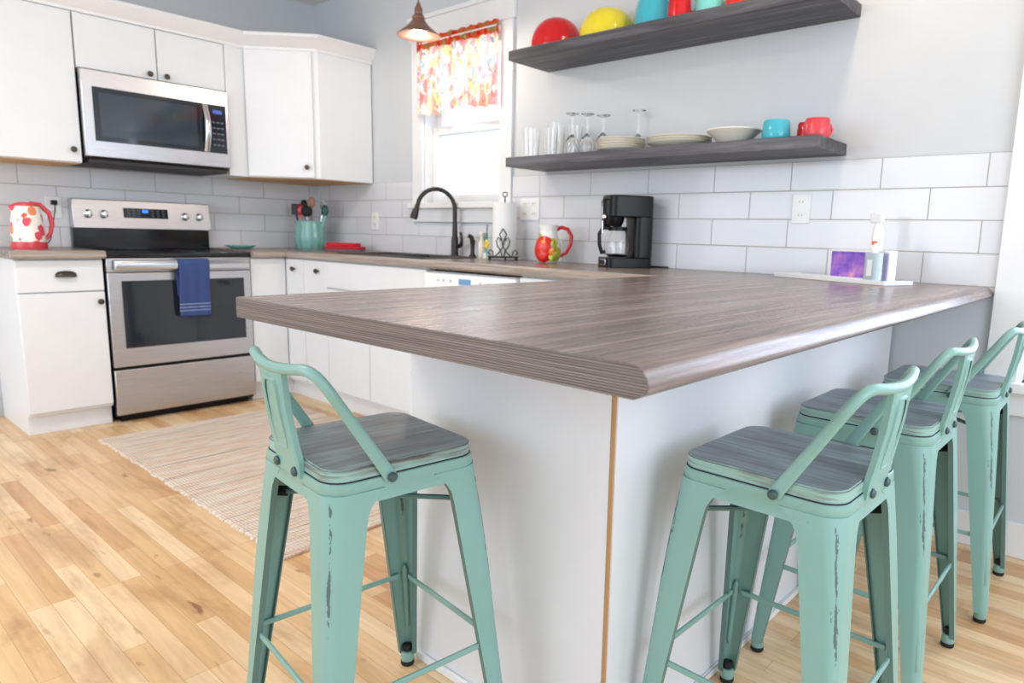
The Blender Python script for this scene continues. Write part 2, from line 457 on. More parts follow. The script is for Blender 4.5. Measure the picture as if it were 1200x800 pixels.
def bez(p0, p1, p2, p3, n=10):
    p0, p1, p2, p3 = map(Vector, (p0, p1, p2, p3))
    return [p0*(1-t)**3+p1*3*t*(1-t)**2+p2*3*t*t*(1-t)+p3*t**3 for t in [i/n for i in range(n+1)]]
def dup(root, label=None, loc=None, rz=None):
    r = root.copy(); C.objects.link(r)
    if label: r['label'] = label
    if loc: r.location = loc
    if rz is not None: r.rotation_euler = (0, 0, rz)
    for ch in list(root.children):
        c = ch.copy(); C.objects.link(c); c.parent = r
        for g in ch.children:
            d = g.copy(); C.objects.link(d); d.parent = c
    return r
# ------------------------------------------------------------------ room shell
ZC = .93; CEIL = 2.62
W1 = (1.238, 1.918, 1.245, 2.195)      # window opening over the sink
W2 = (4.425, 5.6, .615, 2.2)           # window right of the peninsula
struct(MB().box(-.1, 6.8, -5.6, .14, -.1, 0).build('floor', 'floor'), 'pale maple strip floor laid towards the range wall', 'floor')
struct(MB().box(-.1, 6.8, -5.6, .14, CEIL, CEIL+.1).build('ceiling', 'ceiling'), 'plain off-white ceiling above the kitchen', 'ceiling')
struct(MB().box(-.12, 0, -5.6, 0, 0, CEIL).build('wall_left', 'wall'), 'grey painted wall behind the range and microwave', 'wall')
b = MB()
xs = [-.12, W1[0], W1[1], W2[0], W2[1], 6.8]
b.box(xs[0], xs[1], 0, .14, 0, CEIL).box(xs[2], xs[3], 0, .14, 0, CEIL).box(xs[4], xs[5], 0, .14, 0, CEIL)
b.box(xs[1], xs[2], 0, .14, 0, W1[2]).box(xs[1], xs[2], 0, .14, W1[3], CEIL)
b.box(xs[3], xs[4], 0, .14, 0, W2[2]).box(xs[3], xs[4], 0, .14, W2[3], CEIL)
struct(b.build('wall_back', 'wall'), 'grey painted wall behind the floating shelves', 'wall')
# tile
t = MB().box(.008, 1.14, -.008, 0, ZC-.02, 1.381).box(2.008, 4.327, -.008, 0, ZC-.02, 1.381).box(1.14, 2.008, -.008, 0, ZC-.02, 1.11)
struct(t.build('wall_tile_back', 'tile_w'), 'white brick-laid wall tiles above the sink and peninsula counters', 'tiles')
t = MB().box(0, .008, -2.6, 0, ZC-.02, 1.384)
struct(t.build('wall_tile_left', 'tile_r'), 'white brick-laid wall tiles behind the range', 'tiles')
def window(n, w, casL, casR, label, meet=None):
    x0, x1, z0, z1 = w
    root = thing('window_%d' % n, label, 'window', (0, 0, 0)); root['kind'] = 'structure'
    c = MB()
    c.box(casL, x0, -.02, 0, z0-.03, z1+.0).box(x1, casR, -.02, 0, z0-.03, z1)
    c.box(casL-.012, casR+.012, -.024, 0, z1, z1+.115).box(casL-.025, casR+.025, -.036, 0, z1+.115, z1+.14)
    c.build('window_casing', 'trim', root, .002)
    MB().box(casL-.02, casR+.02, -.05, .1, z0-.035, z0).build('window_stool', 'trim', root, .004)
    MB().box(casL, casR, -.018, 0, z0-.115, z0-.035).build('window_apron', 'trim', root, .002)
    j = MB().box(x0-.001, x0+.012, 0, .14, z0, z1).box(x1-.012, x1+.001, 0, .14, z0, z1).box(x0, x1, 0, .14, z1-.012, z1)
    j.build('window_jamb', 'trim', root)
    mz = meet or (z0+z1)/2
    def sash(a, bb, y, nm):
        f = MB().box(x0+.012, x0+.055, y, y+.03, a, bb).box(x1-.055, x1-.012, y, y+.03, a, bb)
        f.box(x0+.055, x1-.055, y, y+.03, a, a+.05).box(x0+.055, x1-.055, y, y+.03, bb-.045, bb)
        s = f.build('window_sash', 'trim', root, .002)
        MB().box(x0+.055, x1-.055, y+.012, y+.017, a+.05, bb-.045).build('pane', 'pane', s)
    sash(z0, mz+.02, .055, 0); sash(mz-.02, z1-.012, .088, 1)
    return root
window(1, W1, 1.14, 2.006, 'white double-hung window over the sink', 1.68)
window(2, W2, 4.328, 5.7, 'white window right of the peninsula with a low sill')
o = MB().box(4.05, 6.8, -.016, 0, 0, .125).build('baseboard_back', 'trim', None, .004); struct(o, 'white baseboard below the right-hand window', 'baseboard')
o = MB().box(0, .016, -5.6, -1.98, 0, .125).build('baseboard_left', 'trim', None, .004); struct(o, 'white baseboard left of the base cabinet', 'baseboard')
# outdoors
g = MB().box(-6, 12, .5, 25, -.6, -.5).build('ground', 'ground'); struct(g, 'pale ground outside the windows', 'ground')
def tree(x, y, lab):
    rnd = random.Random(int(x*10))
    r = thing('tree', lab, 'tree', (x, y, -.5))
    b = MB(); l = MB()
    b.tube([(0, 0, 0), (.04, 0, 1.2), (-.02, .05, 2.4), (.05, 0, 3.6)], [.06, .05, .035, .012], 8)
    for i in range(26):
        z = 1.2+rnd.random()*2.2; a = rnd.random()*6.28; L = .4+rnd.random()*.7
        e = (math.cos(a)*L, math.sin(a)*L, z+.3+rnd.random()*.5)
        b.tube([(0, 0, z), (e[0]*.5, e[1]*.5, z+.12), e], [.016, .01, .004], 5)
        for k in range(9):
            t = .3+.7*rnd.random()
            l.sphere((e[0]*t+rnd.uniform(-.1, .1), e[1]*t+rnd.uniform(-.1, .1), z+(e[2]-z)*t+rnd.uniform(-.1, .1)), .035, (1, .5, .8), 6)
    b.build('trunk', 'bark', r); l.build('foliage', 'leaf', r)
tree(-1.6, 5.2, 'thin pale tree seen through the sink window')
# ------------------------------------------------------------------ countertops
TC = .0405
def bull(x_out, zt, tc, dirn=1, r=.026, inset=.018, n=8):
    """section of a rounded front edge going from top to bottom; dirn +1 = edge faces +"""
    p = [(x_out-dirn*(r*(1-math.sin(math.pi/2*i/n))), zt-r*(1-math.cos(math.pi/2*i/n))) for i in range(n+1)]
    p += [(x_out-dirn*.001, zt-r-.004), (x_out-dirn*inset, zt-tc)]
    return p
# peninsula top: section in x,z swept along y, bullnose on +x
XA, XB, LP = 3.341, 4.324, 2.142
pen = thing('peninsula_worktop', 'dark wood-look worktop of the peninsula with a rounded bar edge', 'countertop', (0, 0, 0))
sec = [(XA, ZC)] + bull(XB, ZC, TC) + [(XA, ZC-TC)]
b = MB().prism(sec, 'y', -LP, 0)
o = b.build('worktop', ['lam_y'], pen)
MB().prism([(XA, ZC-.001)]+[(x-.0005, z-(.001 if z > ZC-.002 else 0)) for x, z in bull(XB, ZC, TC)]+[(XA, ZC-TC)], 'y', -LP-.0015, -LP).build('edge_band', 'lam_edge', pen)['label'] = 'ribbed dark end edge'
# sink run counter
sr = thing('sink_worktop', 'dark wood-look worktop running from the corner past the sink', 'countertop', (0, 0, 0))
SX = (1.06, 1.84, -.50, -.13)
b = MB(); YF = -.615
b.box(.0, SX[0], YF+.03, 0, ZC-TC, ZC).box(SX[1], XA, YF+.03, 0, ZC-TC, ZC)
b.box(SX[0], SX[1], YF+.03, SX[2], ZC-TC, ZC).box(SX[0], SX[1], SX[3], 0, ZC-TC, ZC)
b.build('worktop', 'lam_x', sr)
e = [(YF+.03, ZC)] + [(y, z) for y, z in bull(YF, ZC, TC, -1)] + [(YF+.03, ZC-TC)]
MB().prism(e, 'x', .636, XA).build('front_edge', 'lam_front', sr)
def side_top(name, lab, y0, y1, roundL=False):
    r = thing(name, lab, 'countertop', (0, 0, 0))
    MB().prism([(.606, ZC-.0005)] + [(x+.0006, z) for x, z in bull(.635, ZC, TC)] + [(.606, ZC-TC-.0003)], 'y', y0-.0006, y1+.0006).build('front_edge', 'lam_front', r)
    sec = [(0, ZC)] + bull(.635, ZC, TC) + [(0, ZC-TC)]
    MB().prism(sec, 'y', y0, y1).build('worktop', 'lam_y', r, 0)
side_top('countertop', 'short wood-look worktop left of the range under the kettle', -1.975, -1.582)
side_top('countertop', 'narrow wood-look worktop between the range and the corner', -.812, -.5862)
# sink basin
sk = thing('kitchen_sink', 'dark double-bowl sink set into the worktop under the window', 'sink', (0, 0, 0))
def basin(x0, x1):
    y0, y1, d, tt = SX[2]+.01, SX[3]-.01, .17, .006
    m = MB().box(x0, x0+tt, y0, y1, ZC-d, ZC+.004).box(x1-tt, x1, y0, y1, ZC-d, ZC+.004)
    m.box(x0+tt, x1-tt, y0, y0+tt, ZC-d, ZC+.004).box(x0+tt, x1-tt, y1-tt, y1, ZC-d, ZC+.004).box(x0, x1, y0, y1, ZC-d-tt, ZC-d)
    return m
sinkm = plain('dark_composite_sink', '4A4546', .5)
basin(SX[0]+.01, 1.445).build('bowl', sinkm, sk, .003); basin(1.455, SX[1]-.01).build('bowl', sinkm, sk, .003)
b = MB().box(SX[0]-.012, SX[1]+.012, SX[2]-.012, SX[2]+.012, ZC+.001, ZC+.006).box(SX[0]-.012, SX[1]+.012, SX[3]-.012, SX[3]+.012, ZC+.001, ZC+.006)
b.box(SX[0]-.012, SX[0]+.012, SX[2]+.012, SX[3]-.012, ZC+.001, ZC+.006).box(SX[1]-.012, SX[1]+.012, SX[2]+.012, SX[3]-.012, ZC+.001, ZC+.006).box(1.44, 1.46, SX[2]+.012, SX[3]-.012, ZC-.02, ZC+.006)
b.build('rim', sinkm, sk, .002)
# ------------------------------------------------------------------ base cabinets
ZB = ZC-TC
def knob(parent, p, axis):
    x, y, z = p; s = -1 if axis == 'y' else 1
    prof = [(.005, 0), (.005, s*.012), (.013, s*.014), (.0155, s*.020), (.013, s*.027), (.004, s*.029)]
    b = MB(); b.lathe(prof, p, 16, axis=axis); return b.build('knob', 'knob', parent)
def cup_pull(parent, p):
    x, y, z = p; b = MB()
    rings = []
    for i in range(9):
        t = math.pi*i/8
        rings.append([(x+.024*math.sin(a)*abs(math.sin(t))**.5+.001, y-.045*math.cos(t), z-.014+.030*math.cos(a)*abs(math.sin(t))**.5) for a in [math.pi/2*k/6 for k in range(7)]])
    b.loft(rings, closed=False); return b.build('handle', 'knob', parent, solid=.003)
FX = .587
def door(parent, name, x0, x1, y0, y1, z0, z1):
    return MB().box(x0, x1, y0, y1, z0, z1).build(name, 'cab', parent, .0025)
# left of range
c1 = thing('base_cabinet', 'white base cabinet with drawer and door left of the range', 'cabinet', (0, 0, 0))
MB().box(.008, FX-.02, -1.955, -1.585, .1, ZB).box(.008, .535, -1.955, -1.585, 0, .1).build('body', 'cab', c1, .002)
d = door(c1, 'drawer', FX-.019, FX, -1.953, -1.588, .725, ZB-.008); cup_pull(d, (FX, -1.752, .812))
d = door(c1, 'door', FX-.019, FX, -1.953, -1.588, .118, .718); knob(d, (FX, -1.612, .667), 'x')
# corner
c2 = thing('corner_cabinet', 'white corner base cabinet between the range and the sink run', 'cabinet', (0, 0, 0))
b = MB().box(.008, FX-.02, -.812, -.02, .1, ZB).box(FX-.02, .80, -(FX-.02), -.02, .1, ZB).box(.03, .535, -.812, -.03, 0, .1).box(.535, .80, -.535, -.03, 0, .1)
b.build('body', 'cab', c2, .001)
door(c2, 'filler_panel', FX-.019, FX, -.81, -FX-.002, .118, ZB-.008)
d = door(c2, 'door', FX+.003, .797, -FX, -FX+.019, .118, ZB-.008); knob(d, (.70, -FX, .822), 'y')
c3 = thing('base_cabinet', 'narrow white base cabinet left of the sink cabinet', 'cabinet', (0, 0, 0))
MB().box(.802, 1.058, -(FX-.02), -.02, .1, ZB).box(.802, 1.058, -.535, -.03, 0, .1).build('body', 'cab', c3, .001)
d = door(c3, 'door', .803, 1.057, -FX, -FX+.019, .118, ZB-.008); knob(d, (.975, -FX, .822), 'y')
c4 = thing('sink_cabinet', 'wide white base cabinet under the sink', 'cabinet', (0, 0, 0))
b = MB().box(1.06, 1.985, -(FX-.02), -.53, .1, ZB).box(1.06, 1.985, -.53, -.02, .1, .70).box(1.06, 1.985, -.535, -.03, 0, .1)
b.build('body', 'cab', c4, .001)
MB().box(1.061, 1.984, -FX, -FX+.019, .73, ZB-.008).build('false_drawer_front', 'cab', c4, .0025)
d = door(c4, 'door', 1.061, 1.479, -FX, -FX+.019, .118, .724); knob(d, (1.44, -FX, .68), 'y')
d = door(c4, 'door', 1.484, 1.984, -FX, -FX+.019, .118, .724); knob(d, (1.53, -FX, .68), 'y')
# dishwasher
dw = thing('dishwasher', 'white dishwasher with a control strip right of the sink cabinet', 'dishwasher', (0, 0, 0))
MB().box(1.99, 2.625, -.565, -.02, .1, ZB-.012).box(1.99, 2.625, -.52, -.03, 0, .1).build('body', 'white_plastic', dw, .002)
MB().box(1.994, 2.621, -.60, -.565, .12, .76).build('door', 'white_plastic', dw, .006)
cp = MB().box(1.994, 2.621, -.605, -.565, .765, ZB-.016).build('control_panel', 'white_plastic', dw, .006)
MB().box(2.25, 2.335, -.6062, -.605, .825, .853).build('display', plain('dishwasher_display', '6F9FC8', .2), cp)
for x in (2.10, 2.14, 2.19, 2.40, 2.45, 2.50): MB().lathe([(.007, 0), (.007, -.002)], (x, -.605, .839), 10, axis='y').build('button', plain('grey_button', 'B9C4C8', .4), cp)
c5 = thing('base_cabinet', 'white base cabinet between the dishwasher and the peninsula', 'cabinet', (0, 0, 0))
MB().box(2.63, 3.405, -(FX-.02), -.02, .1, ZB).box(2.63, 3.405, -.535, -.03, 0, .1).build('body', 'cab', c5, .001)
MB().box(2.632, 3.385, -FX, -FX+.019, .73, ZB-.008).build('drawer', 'cab', c5, .0025)
d = door(c5, 'door', 2.632, 3.385, -FX, -FX+.019, .118, .724); knob(d, (2.69, -FX, .68), 'y')
# peninsula base
BX0, BX1, BL = 3.412, 4.017, 1.767
pb = thing('peninsula_cabinet', 'pale panelled peninsula cabinet below the overhanging worktop', 'cabinet', (0, 0, 0))
MB().box(BX0, BX1-.006, -BL+.012, -.62, .0, ZB).box(BX0+.2, BX1-.006, -.62, -.016, 0, ZB).build('body', 'penin', pb, 0)
MB().box(BX1-.006, BX1, -BL+.004, -.016, 0, ZB).build('side_panel', 'penin', pb, 0)
MB().box(BX0, BX1-.012, -BL, -BL+.012, 0, ZB).build('end_panel', 'penin', pb, .001)
MB().box(BX1-.0105, BX1-.0040, -BL-.001, -BL+.004, 0, ZB).build('corner_edge', 'raw', pb)['label'] = 'bare brown wood edge at the corner'
for i, (a, bb) in enumerate(((-BL+.01, -1.20), (-1.195, -.63))):
    dr = MB().box(BX0-.024, BX0-.002, a, bb, .73, ZB-.012).build('drawer', 'cab', pb, .002); knob(dr, (BX0-.024, (a+bb)/2, .80), 'x').rotation_euler = (0, 0, 0)
    dr = MB().box(BX0-.024, BX0-.002, a, bb, .118, .724).build('door', 'cab', pb, .002)
b = MB().box(BX1, BX1+.010, -BL, -.016, 0, .022).box(BX0, BX1+.010, -BL-.010, -BL, 0, .022).build('base_moulding', 'trim', pb, .004)
b = MB().box(BX0-.03, BX0, -BL-.002, -BL+.012, 0, .10).build('toe_return', 'trim', pb, .002)
# ------------------------------------------------------------------ upper cabinets
ZU, ZT = 1.379, 2.135; UX = .388
def upper(name, lab, y0, y1, z0, doors, knobs):
    r = thing(name, lab, 'cabinet', (0, 0, 0))
    MB().box(.008, UX-.02, y0+.001, y1-.001, z0, ZT).build('body', 'cab', r, .001)
    MB().box(.02, UX-.025, y0+.01, y1-.01, z0-.004, z0).build('underside', 'birch', r)['label'] = 'bare birch underside'
    for (a, bb), k in zip(doors, knobs):
        d = door(r, 'door', UX-.019, UX, a+.002, bb-.002, z0+.003, ZT-.003)
        if k: knob(d, (UX, k[0], k[1]), 'x')
    return r
upper('wall_cabinet', 'tall white wall cabinet left of the microwave with one low knob', -1.99, -1.582, ZU, [(-1.99, -1.582)], [(-1.622, 1.445)])
upper('wall_cabinet', 'white wall cabinet cut off by the left photo edge', -2.45, -1.994, ZU, [(-2.45, -1.994)], [None])
upper('wall_cabinet', 'short white two-door wall cabinet above the microwave', -1.578, -.818, 1.862, [(-1.578, -1.19), (-1.188, -.818)], [(-1.232, 1.889), (-1.146, 1.889)])
f = MB().box(.008, UX, -.816, -.699, ZU, ZT).build('cabinet_filler', 'cab', None, .001); tag(f, 'white filler panel between the microwave and the angled corner cabinet', 'panel')
DL = .697
cu = thing('corner_wall_cabinet', 'white angled wall cabinet in the corner with one small knob', 'cabinet', (0, 0, 0))
pl = [(.008, -.008), (DL, -.008), (DL, -UX), (UX, -DL), (.008, -DL)]
MB().prism(pl, 'z', ZU, ZT).build('body', 'cab', cu, .001)
MB().prism([(.03, -.03), (DL-.015, -.03), (DL-.015, -UX+.01), (UX-.01, -DL+.015), (.03, -DL+.015)], 'z', ZU-.004, ZU).build('underside', 'birch', cu)['label'] = 'bare birch underside'
def diag(s, o):   # s along the diagonal face from left end, o outward
    k = math.sqrt(.5); return (UX+(s+o)*k, -DL+(s-o)*k)
Ld = (DL-UX)*math.sqrt(2)
q = [diag(.004, .001), diag(Ld-.035, .001), diag(Ld-.035, .019), diag(.004, .019)]
d = MB().prism(q, 'z', ZU+.004, ZT-.004).build('door', 'cab', cu, .002)
kx, ky = diag(Ld-.075, .019)
b = MB(); b.lathe([(.005, 0), (.005, .012), (.013, .014), (.0155, .020), (.013, .027), (.004, .029)], (0, 0, 0), 16, axis='x')
b.xform(Matrix.Translation((kx, ky, 1.445)) @ Matrix.Rotation(R(-45), 4, 'Z')); b.build('knob', 'knob', d)
# crown moulding
def crown():
    prof = [(0, 2.135), (.006, 2.135), (.006, 2.15), (.03, 2.165), (.05, 2.20), (.058, 2.205), (.058, 2.222), (0, 2.222)]
    path = [(UX, -2.45), (UX, -DL), (DL, -UX), (DL, -.002)]
    nr = []
    dirs = [(1, 0), (1, 0), (math.sqrt(.5), -math.sqrt(.5)), (1, 0)]
    n0, n1, n2 = Vector((1, 0)), Vector((math.sqrt(.5), -math.sqrt(.5))), Vector((1, 0))
    off = [n0, (n0+n1)/(1+n0.dot(n1)), (n1+n2)/(1+n1.dot(n2)), n2]
    rings = []
    for (x, y), o in zip(path, off): rings.append([(x-.02*1+o.x*(u+.0)+.02, y+o.y*u, z) for u, z in prof])
    b = MB().loft(rings); return b.build('crown_moulding', 'trim')
tag(crown(), 'white crown moulding along the top of the wall cabinets', 'moulding')
# ------------------------------------------------------------------ range
rg = thing('range', 'stainless electric range with black glass cooktop and oven window', 'stove', (0, 0, 0))
Y0, Y1 = -1.578, -.816; YM = (Y0+Y1)/2
MB().box(.02, .575, Y0+.004, Y1-.004, .03, .895).build('body', 'black', rg, .002)
MB().box(.02, .60, Y0, Y1, .893, .918).build('cooktop', 'cooktop', rg, .005)
for x, y, r_ in ((.44, -1.40, .10), (.44, -1.0, .085), (.22, -1.40, .075), (.22, -1.0, .10)):
    MB().lathe([(r_, 0), (r_, .0006), (r_-.004, .0006), (r_-.004, 0)], (x, y, .9181), 40).build('burner_ring', plain('burner_ring_print', '5A5C60', .2), rg)
bgk = MB().box(.012, .055, Y0+.006, Y1-.006, .918, 1.045).build('backguard_base', 'cooktop', rg, .003)
b = MB().prism([(.012, 1.04), (.10, 1.04), (.075, 1.205), (.012, 1.205)], 'y', Y0+.006, Y1-.006)
bk = b.build('control_panel', 'steel', rg, .004)
def onpanel(z): return .10-.025*(z-1.04)/.165+.001
for y in (-1.499, -1.42, -.976, -.892):
    b = MB(); b.lathe([(.024, 0), (.024, .006), (.019, .008), (.017, .028), (.014, .030), (.002, .030)], (onpanel(1.122), y, 1.122), 20, axis='x')
    b.box(onpanel(1.122)+.02, onpanel(1.122)+.034, y-.004, y+.004, 1.104, 1.14); b.build('knob', 'chrome', bk, .001)
z = 1.132
dsp = MB().prism([(onpanel(1.105)-.003, 1.105), (onpanel(1.105)+.0012, 1.105), (onpanel(1.162)+.0012, 1.162), (onpanel(1.162)-.003, 1.162)], 'y', -1.317, -1.074).build('display', 'ovenglass', bk)
MB().box(onpanel(1.147)+.001, onpanel(1.147)+.0035, -1.215, -1.185, 1.137, 1.155).build('clock', 'blue_led', dsp)
for i in range(4):
    for yy in (-1.29, -1.262, -1.234, -1.16, -1.13, -1.10):
        if i < 3: MB().box(onpanel(1.12+i*.015)+.0008, onpanel(1.12+i*.015)+.0022, yy-.007, yy+.007, 1.117+i*.015, 1.121+i*.015).build('button', plain('grey_key', '6A7078', .4) if not (i or yy > -1.28) else bpy.data.materials['grey_key'], dsp)
FXR = .60
dr = MB().box(.575, FXR, Y0+.003, Y1-.003, .308, .815).build('oven_door', 'steel', rg, .004)
MB().box(FXR, FXR+.003, -1.512, -.862, .408, .770).build('oven_window', 'ovenglass', dr, .001)
b = MB().box(.575, FXR, Y0+.003, Y1-.003, .818, .890).build('oven_header', 'steel', rg, .003)
b = MB().prism([(FXR+.022, .826), (FXR+.050, .830), (FXR+.056, .855), (FXR+.048, .880), (FXR+.022, .880)], 'y', Y0+.03, Y1-.03)
b.box(FXR-.002, FXR+.03, Y0+.045, Y0+.075, .84, .866).box(FXR-.002, FXR+.03, Y1-.075, Y1-.045, .84, .866)
b.build('handle', 'chrome', dr, .004)
MB().box(.575, FXR, Y0+.003, Y1-.003, .045, .292).build('storage_drawer', 'steel', rg, .004)
MB().box(.05, .55, Y0+.03, Y1-.03, 0, .03).build('kick_base', 'black', rg)
# towel over the handle
def oven_towel():
    y0, y1 = -1.245, -1.08; n = 12
    prof = [(FXR+.0165, .66), (FXR+.0165, .86), (FXR+.018, .882), (FXR+.03, .8865), (FXR+.05, .8855), (FXR+.0595, .872), (FXR+.062, .85), (FXR+.06, .80), (FXR+.052, .74), (FXR+.046, .66), (FXR+.044, .555)]
    rings = []
    for i in range(n+1):
        y = y0+(y1-y0)*i/n; w = .0035*math.sin(i*1.4)
        rings.append([(x+(w*(1-j/len(prof))*0+w*max(0, (j-5)/5)), y+(.012*(1-2*i/n)*(max(0, .8-z)/.25)*-.3), z) for j, (x, z) in enumerate(prof)])
    return MB().loft(rings, closed=False, cap=False).build('dish_towel', 'towel', solid=.005, sub=1)
tag(oven_towel(), 'blue dish towel with pale stripes hanging on the oven handle', 'towel')
# ------------------------------------------------------------------ microwave
mw = thing('microwave', 'stainless over-the-range microwave with dark glass door', 'microwave', (0, 0, 0))
MB().box(.008, .395, Y0+.004, Y1-.01, 1.405, 1.845).build('body', 'black', mw, .003)
MB().box(.04, .41, Y0+.02, Y1-.03, 1.383, 1.405).build('vent_grille', 'hang', mw, .003)
fr = MB().box(.395, .432, Y0+.002, Y1-.012, 1.415, 1.856).build('front_frame', 'steel', mw, .005)
gl = MB().box(.432, .4345, -1.528, -.968, 1.497, 1.772).build('door_window', 'ovenglass', mw, .001)
MB().box(.4345, .4355, -1.50, -1.01, 1.522, 1.745).build('window_screen', plain('tinted_screen', '3A434C', .08, 0, .6), gl)
pn = MB().box(.432, .4345, -.966, -.845, 1.497, 1.772).build('keypad', 'ovenglass', mw, .001)
MB().box(.4345, .4352, -.92, -.868, 1.722, 1.742).build('clock', emit('microwave_clock', '3A55A8', .6), pn)
for i in range(5):
    for k in range(3):
        MB().box(.4345, .4352, -.925+k*.024, -.909+k*.024, 1.54+i*.032, 1.548+i*.032).build('button', bpy.data.materials['grey_key'], pn)
h = [(.434+.036*math.sin(math.pi*t), -.962, 1.502+.263*t) for t in [i/12 for i in range(13)]]
MB().tube(h, .015, 12, flat=.5, up=(1, 0, 0)).build('handle', 'chrome', mw)
# ------------------------------------------------------------------ floating shelves
def shelf(z, x0, x1, lab):
    o = MB().box(x0, x1, -.292, 0, z-.0445, z).build('floating_shelf', 'shelf', None, .0015); return tag(o, lab, 'shelf')
ZS1, ZS2 = 1.440, 1.9365
shelf(ZS1, 2.238, 3.785, 'lower dark wood floating shelf holding glasses and plates')
shelf(ZS2, 2.2465, 3.793, 'upper dark wood floating shelf holding coloured bowls')
# shelf contents ----------------------------------------------------
def tumbler(x, y, h, r, lab):
    b = MB(); b.lathe([(r*.86, 0), (r, h), (r-.0022, h), (r*.86-.003, .008), (.001, .008)], (0, 0, 0), 24)
    o = b.build('drinking_glass', 'glass'); o.location = (x, y, ZS1+.0005); tag(o, lab, 'glass', 'drinking glasses on the lower shelf')
tumbler(2.222+.055, -.17, .150, .036, 'clear tumbler at the far left end of the lower shelf')
tumbler(2.345, -.21, .135, .033, 'short clear tumbler second from the left on the lower shelf')
tumbler(2.42, -.12, .170, .040, 'tall wide clear glass, the tallest tumbler on the lower shelf')
tumbler(2.47, -.22, .128, .033, 'clear tumbler just right of the tallest tumbler')
tumbler(2.53, -.11, .150, .034, 'clear tumbler at the back, left of the upturned stemware')
def stem(x, y, h, lab):
    b = MB(); b.lathe([(.030, 0), (.036, .03), (.034, .06), (.018, .085), (.005, .095), (.004, h-.012), (.03, h-.003), (.031, h), (.002, h)], (0, 0, 0), 24)
    b.bm.free(); b = MB(); b.lathe([(.001, .086), (.012, .082), (.0322, .058), (.0345, .03), (.0288, 0), (.030, 0), (.036, .03), (.034, .06), (.018, .085), (.005, .095), (.004, h-.012), (.03, h-.003), (.031, h), (.001, h)], (0, 0, 0), 24)
    o = b.build('wine_glass', 'glass'); o.location = (x, y, ZS1+.001); tag(o, lab, 'wine glass', 'upturned wine glasses on the lower shelf')
stem(2.585, -.20, .190, 'upturned wine glass nearest the tumblers')
stem(2.668, -.19, .182, 'middle one of the three upturned wine glasses')
stem(2.745, -.17, .172, 'upturned wine glass beside the small plate stack')
stem(2.86, -.055, .20, 'faint wine glass against the wall behind the small plate stack')
def plate(x, y, z, r, lab, grp, h=.016):
    b = MB(); b.lathe([(r*.55, 0), (r*.62, .003), (r*.97, h-.003), (r, h), (r*.985, h+.0015), (r*.62, .0065), (.001, .0065)], (0, 0, 0), 40)
    o = b.build('plate', 'dish'); o.location = (x, y, z); return tag(o, lab, 'plate', grp)
nm = ['bottom', 'second', 'third', 'fourth', 'fifth', 'top']
for i in range(5):
    plate(2.845, -.165, ZS1+.001+i*.0105, .108, ('topmost' if i == 4 else nm[i] + ' from the shelf' if i else 'lowest') + ' small cream plate of the stack by the wine glasses', 'small plates on the lower shelf')
for i in range(3):
    plate(3.14, -.155, ZS1+.001+i*.0105, .137, ('topmost', 'middle', 'lowest')[2-i] + ' dinner plate of the wide low stack on the lower shelf', 'dinner plates on the lower shelf', .024)
b = MB(); b.lathe([(.05, 0), (.055, .004), (.080, .028), (.108, .052), (.108, .056), (.078, .034), (.05, .010), (.001, .008)], (0, 0, 0), 40)
o = b.build('serving_bowl', 'dish'); o.location = (3.395, -.165, ZS1+.001); tag(o, 'cream flared bowl between the dinner plates and the turquoise mug', 'bowl')
def mug(x, y, z, r, h, mat, lab, hang, grp='mugs on the lower shelf', flare=.9):
    root = thing('mug', lab, 'mug', (x, y, z), hang, grp)
    b = MB(); b.lathe([(r*flare, 0), (r, .01), (r, h*.35), (r*.93, h*.9), (r*.86, h), (.001, h)], (0, 0, 0), 32); b.build('body', mat, root, 0)
    b = MB(); b.tube([(r*.93, 0, h*.25), (r+.02, 0, h*.25), (r+.032, 0, h*.5), (r+.02, 0, h*.78), (r*.88, 0, h*.78)], .0055, 8); b.build('handle', mat, root)
mug(3.582, -.19, ZS1, .053, .076, 'cyan', 'upturned turquoise mug on the lower shelf', R(100))
mug(3.672, -.12, ZS1, .036, .070, 'red', 'small red mug behind, between turquoise and coral mugs', R(60))
mug(3.738, -.19, ZS1, .047, .070, 'red2', 'upturned coral red mug at the right end of the lower shelf', R(70))
def dome(x, y, r, h, mat, lab, ribs=18):
    root = thing('mixing_bowl', lab, 'bowl', (x, y, ZS2+.001), 0, 'upturned bowls on the upper shelf')
    pr = [(r*.985, 0), (r, .006), (r*.985, .012)] + [(r*math.cos(t)**.85, .012+(h-.012)*math.sin(t)) for t in [math.pi/2*k/12 for k in range(1, 12)]]
    rt = pr[-1][0]; pr += [(.001, h)]
    MB().lathe(pr, (0, 0, 0), 72, flute=.006, nf=ribs).build('bowl', mat, root)
dome(2.436, -.155, .124, .146, 'red', 'red upturned bowl at the left end of the upper shelf')
dome(2.735, -.150, .128, .138, 'yellow', 'yellow upturned bowl beside the red one')
dome(3.015, -.132, .125, .215, 'cyan', 'tall turquoise bowl beside the yellow bowl on the upper shelf')
mug(3.160, -.240, ZS2, .046, .13, 'red', 'red cup on the upper shelf in front of the turquoise bowl', R(55), 'cups on the upper shelf', 1.0)
mug(3.275, -.20, ZS2, .058, .10, 'teal', 'pale teal cup on the upper shelf', R(95), 'cups on the upper shelf', 1.0)
mug(3.395, -.20, ZS2, .05, .07, 'pitcher', 'patterned red and yellow cup on the upper shelf', R(90), 'cups on the upper shelf', 1.0)
# ------------------------------------------------------------------ coffee maker
cm = thing('coffee_maker', 'black drip coffee maker with glass carafe against the tiles', 'coffee maker', (2.875, -.145, ZC), math.atan2(-.835, -.55)); cm.scale = (.88, .88, 1.0)
